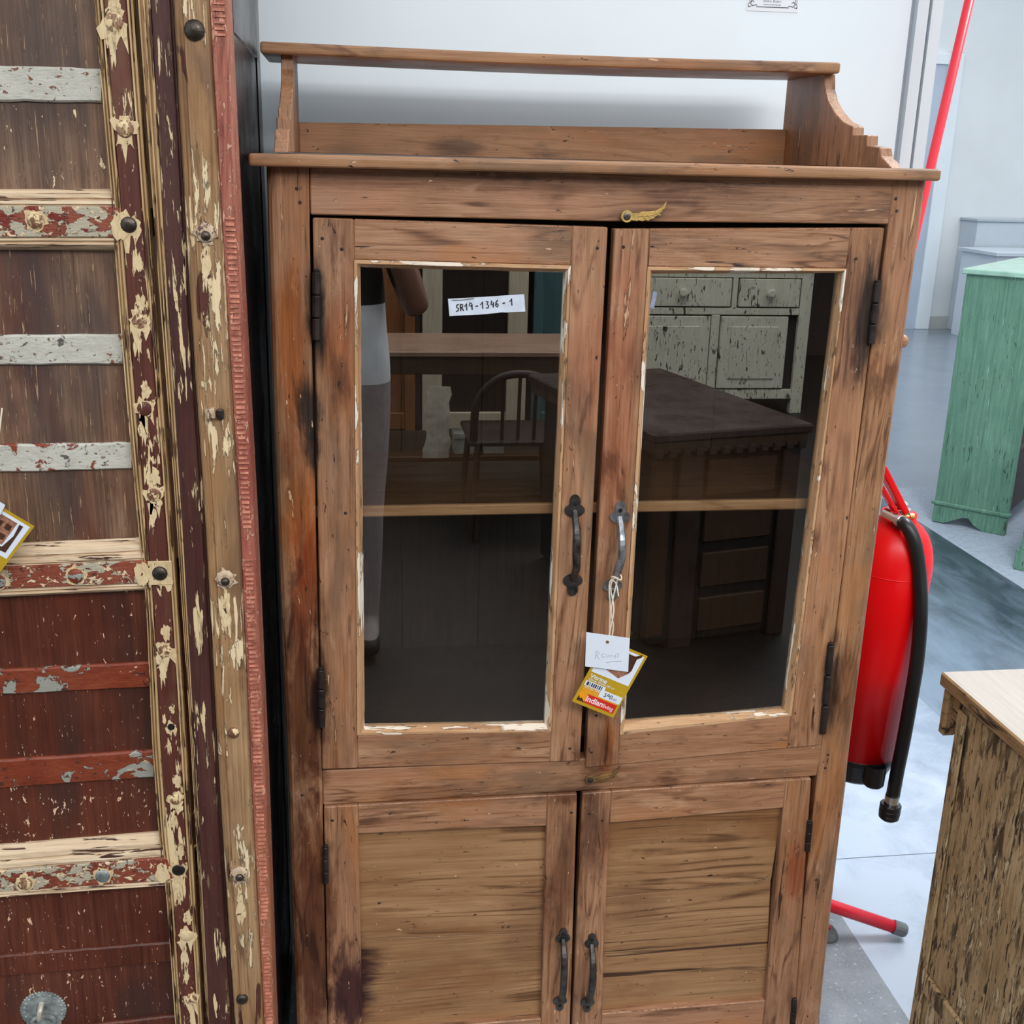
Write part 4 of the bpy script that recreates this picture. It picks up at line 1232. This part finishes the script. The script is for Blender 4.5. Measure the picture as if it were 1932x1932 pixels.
for k in range(4):
    bm = NB(); box(bm, (ce + random.uniform(0, .003), ys_[k + 1] + .0008, zr), (ce + .02, ys_[k] - .0008, CZ - .042)); obj('plank', bm, m_cside, CH, .002)
bm = NB(); box(bm, (ce - .004, -.50, zr - .042), (ce + .02, -.022, zr - .001)); obj('batten', bm, m_cside, CH, .004)
bm = NB(); box(bm, (ce + .002, -.50, 0), (ce + .02, -.022, zr - .043)); obj('plank', bm, m_cside, CH, .002)
bm = NB(); box(bm, (ce + .004, -.50, CZ - .0415), (ce + .02, -.0045, CZ - .0258)); box(bm, (ce - .004, -.022, CZ - .075), (ce + .02, -.0045, CZ - .0258)); obj('apron', bm, m_cedge, CH, .001)
bm = NB(); box(bm, (ce - .005, -.050, 0), (ce - .0005, -.022, CZ - .05)); obj('batten', bm, m_cside, CH, .002)
bm = NB(); box(bm, (ce + .0205, -.49, .02), (1.76, .004, CZ - .0255)); obj('body', bm, m_cside, CH, .002)

# ================================================================== furniture behind the viewer, seen in the panes
m_swhite = wood('sideboard_white_paint', (186, 184, 164), (212, 210, 190), (226, 224, 208), 'Z', along=.2, rough=.5, rings=.04, layers=[((66, 58, 48), 30, .3, .60, .63, (4, .46, .58)), ((80, 70, 58), 70, .3, .62, .64, None)])
m_sdark = plain('sideboard_gap_dark', (40, 36, 32), .8)
sb = empty('sideboard', (2.5, -5.9, 0), 'distressed white sideboard reflected in the right glass pane', 'sideboard')
SY = 2 * YG - 5.653


def sbox(name, x0, x1, z0, z1, y=0., th=.03, mat=None, par=None, bev=.004):
    bm = NB(); box(bm, (x0, SY - th + y, z0), (x1, SY + y, z1)); return obj(name, bm, mat or m_swhite, par or sb, bev)


bm = NB(); box(bm, (1.86, SY - .45, .12), (3.14, SY - .03, .96)); obj('body', bm, m_sdark, sb)
bm = NB(); box(bm, (1.82, SY - .48, .96), (3.19, SY + .02, .995)); obj('top_board', bm, m_swhite, sb, .006)
for x0, x1 in ((1.85, 1.92), (3.08, 3.16)):
    sbox('leg', x0, x1, 0, .96, 0, .06)
sbox('rail', 1.92, 3.08, .905, .96); sbox('rail', 1.92, 3.08, .665, .71); sbox('rail', 1.92, 3.08, .10, .165); sbox('stile', 2.61, 2.645, .70, .91)
for x0, x1 in ((1.93, 2.60), (2.655, 3.07)):
    d_ = sbox('drawer', x0, x1, .718, .90, .006)
    bm = NB(); lathe(bm, ((x0 + x1) / 2, SY + .004, .81), (0, 1, 0), [(.012, 0), (.012, .02), (.03, .03), (.032, .042), (.02, .05)], 14); obj('knob', bm, m_swhite, d_)
sxp = lambda x: PY(x, 650, 5.653).x
for x0_, x1_ in ((sxp(1160), sxp(1337)), (sxp(1357), sxp(1483))):
    d_ = sbox('door', x0_, x1_, .175, .655, .006)
    sbox('door_panel', x0_ + .07, x1_ - .07, .24, .59, .014, .012, None, d_)
sbox('stile', sxp(1339), sxp(1355), .165, .665)
m_dsk = wood('desk_dark_wood', (40, 28, 24), (62, 46, 40), (80, 62, 54), 'X', rough=.32, rings=.08)
m_dskf = wood('desk_front_wood', (44, 28, 18), (72, 48, 30), (92, 64, 42), 'X', rough=.5)
K = mir(PZ(1537, 800, .78)); e1 = (mir(PZ(1215, 822, .78)) - K); e1.normalize(); e2 = V((e1.y, -e1.x, 0))
if e2.y > 0: e2 = -e2
K0 = V((K.x, K.y, 0))
DL, DD = .61, 1.10
dk = empty('writing_desk', V((K + e1 * .6 + e2 * .5).to_2d().to_3d()), 'dark wooden writing desk with carved edge reflected in the right glass pane', 'desk')
bm = NB(); obox(bm, K + V((0, 0, -.03)), e1 * DL, e2 * DD, V((0, 0, .03))); obj('desk_top', bm, m_dsk, dk, .006)
bm = NB(); obox(bm, K + e1 * .01 + e2 * .012 + V((0, 0, -.075)), e1 * (DL - .02), e2 * (DD - .03), V((0, 0, .045))); obj('apron', bm, m_dskf, dk, .004)
for k in range(12):
    bm = NB(); obox(bm, K + e1 * (.02 + k * .05) + e2 * .004 + V((0, 0, -.085)), e1 * .03, e2 * .02, V((0, 0, .028))); obj('dentil', bm, m_dsk, dk, .003)
bm = NB(); obox(bm, K0 + e1 * .06 + e2 * .05 + V((0, 0, .02)), e1 * (DL - .12), e2 * (DD - .1), V((0, 0, .68))); obj('body', bm, plain('desk_gap_dark', (18, 14, 12), .8), dk)
bm = NB(); obox(bm, K0 + e1 * .40 + e2 * .03 + V((0, 0, 0)), e1 * .09, e2 * .05, V((0, 0, .70))); obj('leg', bm, m_dsk, dk, .004)
bm = NB(); obox(bm, K0 + e1 * .02 + e2 * .03 + V((0, 0, 0)), e1 * .07, e2 * .05, V((0, 0, .70))); obj('leg', bm, m_dsk, dk, .004)
for k in range(4):
    bm = NB(); obox(bm, K0 + e1 * .11 + e2 * .035 + V((0, 0, .05 + k * .165)), e1 * .27, e2 * .03, V((0, 0, .125))); obj('drawer', bm, m_dskf, dk, .004)
bm = NB(); obox(bm, K0 + e1 * .51 + e2 * .04 + V((0, 0, .05)), e1 * .07, e2 * .03, V((0, 0, .63))); obj('panel', bm, m_dskf, dk, .004)

# table with a lower shelf
m_tab = wood('table_pinkish_wood', (116, 88, 74), (150, 118, 100), (172, 140, 122), 'X', rough=.4)
m_tabd = wood('table_dark_wood', (46, 30, 20), (78, 54, 36), (98, 70, 48), 'X', rough=.5)
ty0, ty1 = 2 * YG - 3.57, 2 * YG - 4.15
tb = empty('table', (.72, (ty0 + ty1) / 2, 0), 'long wooden table reflected across the left glass pane', 'table')
bm = NB(); box(bm, (.10, ty1, .735), (1.45, ty0, .76)); obj('tabletop', bm, m_tab, tb, .004)
bm = NB(); box(bm, (.14, ty0 - .05, .65), (1.41, ty0 - .025, .735)); obj('apron', bm, m_tabd, tb, .003)
bm = NB(); box(bm, (.14, ty1 + .02, .235), (1.41, ty0 - .02, .26)); obj('lower_shelf', bm, m_tabd, tb, .003)
for x in (.13, 1.36):
    for y in (ty0 - .08, ty1 + .01):
        bm = NB(); box(bm, (x, y, 0), (x + .06, y + .06, .735)); obj('leg', bm, m_tabd, tb, .004)
bm = NB(); A = []
rings = [[V((.455 + .012 * math.sin(k * 1.3), ty0 + .004 + .004 * math.sin(k), .60 - .34 * k / 9)), V((.52, ty0 + .012, .60 - .34 * k / 9)), V((.575 + .008 * math.sin(k * 2), ty0 + .004, .60 - .34 * k / 9)), V((.52, ty0 + .002, .60 - .34 * k / 9))] for k in range(10)]
faces_from(bm, rings); tag(obj('cloth_strip', bm, plain('cloth_offwhite', (206, 196, 176), .8)), 'off-white cloth strip hanging at the reflected table front', 'cloth')
for x, w_, h_ in ((.60, .13, .10), (.74, .10, .075)):
    bm = NB(); box(bm, (x, ty0 - .16, .262), (x + w_, ty0 - .05, .262 + h_)); box(bm, (x - .004, ty0 - .164, .262 + h_ * .75), (x + w_ + .004, ty0 - .046, .264 + h_))
    tag(obj('paper_box', bm, plain('box_white', (206, 202, 190), .7), bevel=.002), 'larger white lidded box on the reflected table shelf' if x < .7 else 'smaller white lidded box on the reflected table shelf', 'box', 'boxes on the lower table shelf')
# chair in front of the table
cy = 2 * YG - 3.15
chx = .83
ch = empty('chair', (chx, cy, 0), 'dark wooden chair with curved back reflected in front of the table', 'chair')
m_ch = wood('chair_dark_wood', (26, 18, 14), (44, 31, 24), (60, 44, 34), 'Z', rough=.45)
bm = NB(); tube(bm, spline([V((chx - .19, cy, .44)), V((chx - .18, cy + .03, .62)), V((chx - .1, cy + .05, .72)), V((chx, cy + .055, .745)), V((chx + .1, cy + .05, .72)), V((chx + .18, cy + .03, .62)), V((chx + .19, cy, .44))], 28), .018, 8); obj('backrest', bm, m_ch, ch, smooth=True)
for dx in (-.07, 0, .07):
    bm = NB(); tube(bm, [(chx + dx, cy + .02, .45), (chx + dx, cy + .05, .73)], .008, 8); obj('spindle', bm, m_ch, ch)
bm = NB(); box(bm, (chx - .21, cy - .40, .42), (chx + .21, cy + .02, .445)); obj('seat', bm, m_ch, ch, .008)
for sx in (-1, 1):
    for y0, y1 in ((cy, cy + .06), (cy - .37, cy - .40)):
        bm = NB(); tube(bm, [(chx + sx * .17, y0, .42), (chx + sx * .20, y1, 0)], .015, 8); obj('leg', bm, m_ch, ch)
bm = NB(); tube(bm, [(chx - .185, cy + .03, .2), (chx + .185, cy + .03, .2)], .01, 8); obj('stretcher', bm, m_ch, ch)


# tall cabinets against the rear
def tall(name, x0, x1, Y0, depth, hgt, mat, label, glass=None, posts=.07, bars=()):
    t = empty(name, ((x0 + x1) / 2, Y0 - depth / 2, 0), label, 'cabinet')
    bm = NB(); box(bm, (x0 + .01, Y0 - depth, .02), (x1 - .01, Y0 - .035, hgt - .03)); obj('body', bm, mat if glass is None else glass, t, .003)
    for a, b in ((x0, x0 + posts), (x1 - posts, x1)):
        bm = NB(); box(bm, (a, Y0 - .034, 0), (b, Y0, hgt - .03)); obj('stile', bm, mat, t, .004)
    for z in (.06, hgt - .16) + tuple(bars):
        bm = NB(); box(bm, (x0 + posts, Y0 - .034, z), (x1 - posts, Y0 - .004, z + (.10 if z not in bars else .02))); obj('rail', bm, mat, t, .004)
    bm = NB(); box(bm, (x0 - .004, Y0 - depth - .01, hgt - .03), (x1 + .004, Y0 + .03, hgt)); obj('cornice', bm, mat, t, .006)
    return t


yc = 5.0
X_ = lambda px: PY(px, 560, yc).x
Yr = 2 * YG - yc
tall('pine_cabinet', X_(690), X_(783), Yr, .4, 2.0, wood('pine_orange', (90, 54, 28), (128, 80, 44), (150, 100, 58), 'Z'), 'orange brown cabinet reflected beside the photographer', None, .06)
tall('glazed_cabinet', X_(797), X_(997), Yr, .4, 2.05, wood('cream_cabinet_paint', (150, 138, 116), (184, 172, 148), (200, 190, 166), 'Z', rings=.05), 'cream framed cabinet with dark panes reflected behind the table', plain('cabinet_pane_dark', (34, 28, 24), .3), X_(835) - X_(797), (1.02,))
tall('blue_cabinet', X_(1008), X_(1116), Yr, .4, 2.0, wood('blue_green_paint', (38, 62, 66), (56, 86, 90), (74, 106, 108), 'Z', rings=.08), 'blue green cabinet reflected at the right of the left pane', None, .06)

# ================================================================== the photographer, seen in the left pane
x0, y0 = .070, -1.985
m_skin = plain('skin', (150, 104, 82), .5, 0, .06, 20)
m_shirt = plain('shirt_white', (240, 242, 244), .8, 0, .05, 14)
m_trs = plain('trousers_grey', (160, 148, 146), .85, 0, .06, 30)
m_shoe = plain('shoe_dark', (40, 38, 40), .6)
J = {}
pts, rad, edges = [], [], []


def joint(n, p, r, par=None):
    J[n] = len(pts); pts.append(p); rad.append(r)
    if par is not None: edges.append((J[par], J[n]))


joint('pelvis', (x0, y0, .96), .175)
joint('waist', (x0, y0, 1.10), .170, 'pelvis')
joint('chest', (x0, y0 - .01, 1.30), .170, 'waist')
joint('upper', (x0, y0 - .02, 1.42), .10, 'chest')
joint('neck', (x0, y0 - .005, 1.50), .055, 'upper')
joint('jaw', (x0, y0 + .02, 1.58), .070, 'neck')
joint('skull', (x0, y0 + .015, 1.66), .085, 'jaw')
joint('crown', (x0, y0 + .005, 1.73), .060, 'skull')
phone = V((CAM.x, CAM.y - .035, CAM.z - .01))
for s_, n in ((1, 'r'), (-1, 'l')):
    joint('hip' + n, (x0 + s_ * .085, y0, .88), .105, 'pelvis')
    joint('knee' + n, (x0 + s_ * .085, y0 + .01, .50), .066, 'hip' + n)
    joint('shin' + n, (x0 + s_ * .085, y0 - .01, .32), .060, 'knee' + n)
    joint('ankle' + n, (x0 + s_ * .085, y0 - .015, .09), .045, 'shin' + n)
    joint('toe' + n, (x0 + s_ * .095, y0 + .14, .035), .036, 'ankle' + n)
    joint('sho' + n, (x0 + s_ * .17, y0 - .01, 1.40), .062, 'upper')
    joint('elb' + n, (x0 + s_ * .255, y0 + .10, 1.150), .043, 'sho' + n)
    joint('wri' + n, (phone.x + s_ * .085, phone.y - .05, 1.52), .028, 'elb' + n)
    joint('palm' + n, (phone.x + s_ * .078, phone.y - .03, 1.585), .030, 'wri' + n)
me = bpy.data.meshes.new('person')
me.from_pydata(pts, edges, [])
po = bpy.data.objects.new('tmp_person', me)
COL.objects.link(po)
sm = po.modifiers.new('skin', 'SKIN')
sm.use_smooth_shade = True
for i, sv in enumerate(me.skin_vertices[0].data):
    sv.radius = (rad[i], rad[i] * (.72 if i in (J['pelvis'], J['waist'], J['chest']) else 1.0))
    sv.use_root = (i == 0)
ss = po.modifiers.new('sub', 'SUBSURF'); ss.levels = 3; ss.render_levels = 3
dg = bpy.context.evaluated_depsgraph_get()
bm = NB(); tmp = bpy.data.meshes.new_from_object(po.evaluated_get(dg)); bm.from_mesh(tmp)
bpy.data.objects.remove(po)
for zc_ in (.075, .93, 1.175):
    bmesh.ops.bisect_plane(bm, geom=list(bm.verts) + list(bm.edges) + list(bm.faces), plane_co=(0, 0, zc_), plane_no=(0, 0, 1))
person = empty('person', (x0, y0, 0), 'person in pale shirt with dark upper torso and grey trousers photographing, reflected in left pane', 'person')
for f in bm.faces:
    c = f.calc_center_median()
    arm_ = c.z > 1.06 and (abs(c.x - x0) > .185 or c.y > y0 + .14)
    if c.z < .075: f.material_index = 3
    elif c.z < .93 and c.y < y0 + .2: f.material_index = 2
    elif c.z < 1.175 and not arm_: f.material_index = 1
    elif c.z < 1.475 and not (arm_ and (c.z < 1.26 or c.y > y0 + .06)): f.material_index = 4  # upper torso faces take the dark colour
    else: f.material_index = 0
# fingers round the phone, nose and ears belong to the same body
for s_ in (1, -1):
    base = V((phone.x + s_ * .078, phone.y - .03, 1.585))
    for k, L in enumerate((.052, .060, .056, .045)):
        a = base + V((s_ * .008, -.004, .030 - k * .018)); b = a + V((s_ * .012, .028, .006)); c = b + V((-s_ * L * .6, .010, .002))
        tube(bm, spline([a, b, c], 8), [.0085, .0085, .008, .008, .0078, .0075, .007, .005], 8)
    a = base + V((-s_ * .012, -.012, .012)); tube(bm, spline([a, a + V((-s_ * .02, -.006, .02)), a + V((-s_ * .045, .004, .03))], 8), [.010, .010, .0095, .009, .009, .0085, .008, .006], 8)
    tube(bm, [V((x0 + s_ * .082, y0 + .0, 1.60)), V((x0 + s_ * .09, y0 - .004, 1.63)), V((x0 + s_ * .086, y0 - .004, 1.66))], [.010, .014, .010], 8)
tube(bm, [V((x0, y0 + .085, 1.655)), V((x0, y0 + .105, 1.62)), V((x0, y0 + .09, 1.605))], [.008, .013, .010], 8)
body = obj('body', bm, [m_skin, m_shirt, m_trs, m_shoe, plain('dark_upper_torso', (38, 33, 34), .9, 0, .2, 40)], person, smooth=True)
bm = NB(); bmesh.ops.create_uvsphere(bm, u_segments=20, v_segments=14, radius=1)
for v in bm.verts: v.co = V((x0 + v.co.x * .098, y0 - .012 + v.co.y * .105, 1.690 + v.co.z * (.085 if v.co.z > 0 else .10)))
bmesh.ops.delete(bm, geom=[f for f in bm.faces if f.calc_center_median().y > y0 + .055 and f.calc_center_median().z < 1.71], context='FACES')
obj('hair', bm, plain('hair_dark', (36, 28, 24), .6, 0, .3, 60), person, smooth=True)
for s_ in (1, -1):
    bm = NB(); bmesh.ops.create_uvsphere(bm, u_segments=10, v_segments=8, radius=.011); bmesh.ops.translate(bm, verts=bm.verts, vec=(x0 + s_ * .032, y0 + .088, 1.652)); obj('eye', bm, m_ink, person)
bm = NB(); tube(bm, [V((x0 - .022, y0 + .085, 1.572)), V((x0, y0 + .092, 1.570)), V((x0 + .022, y0 + .085, 1.572))], [.003, .006, .003], 8); obj('mouth', bm, plain('lips', (130, 74, 66), .5), person)
bm = NB(); box(bm, (phone.x - .076, phone.y - .004, phone.z - .036), (phone.x + .076, phone.y + .004, phone.z + .036))
tag(obj('phone', bm, plain('phone_black', (24, 24, 26), .2), bevel=.004), 'black phone held up in both hands of the reflected person', 'phone')
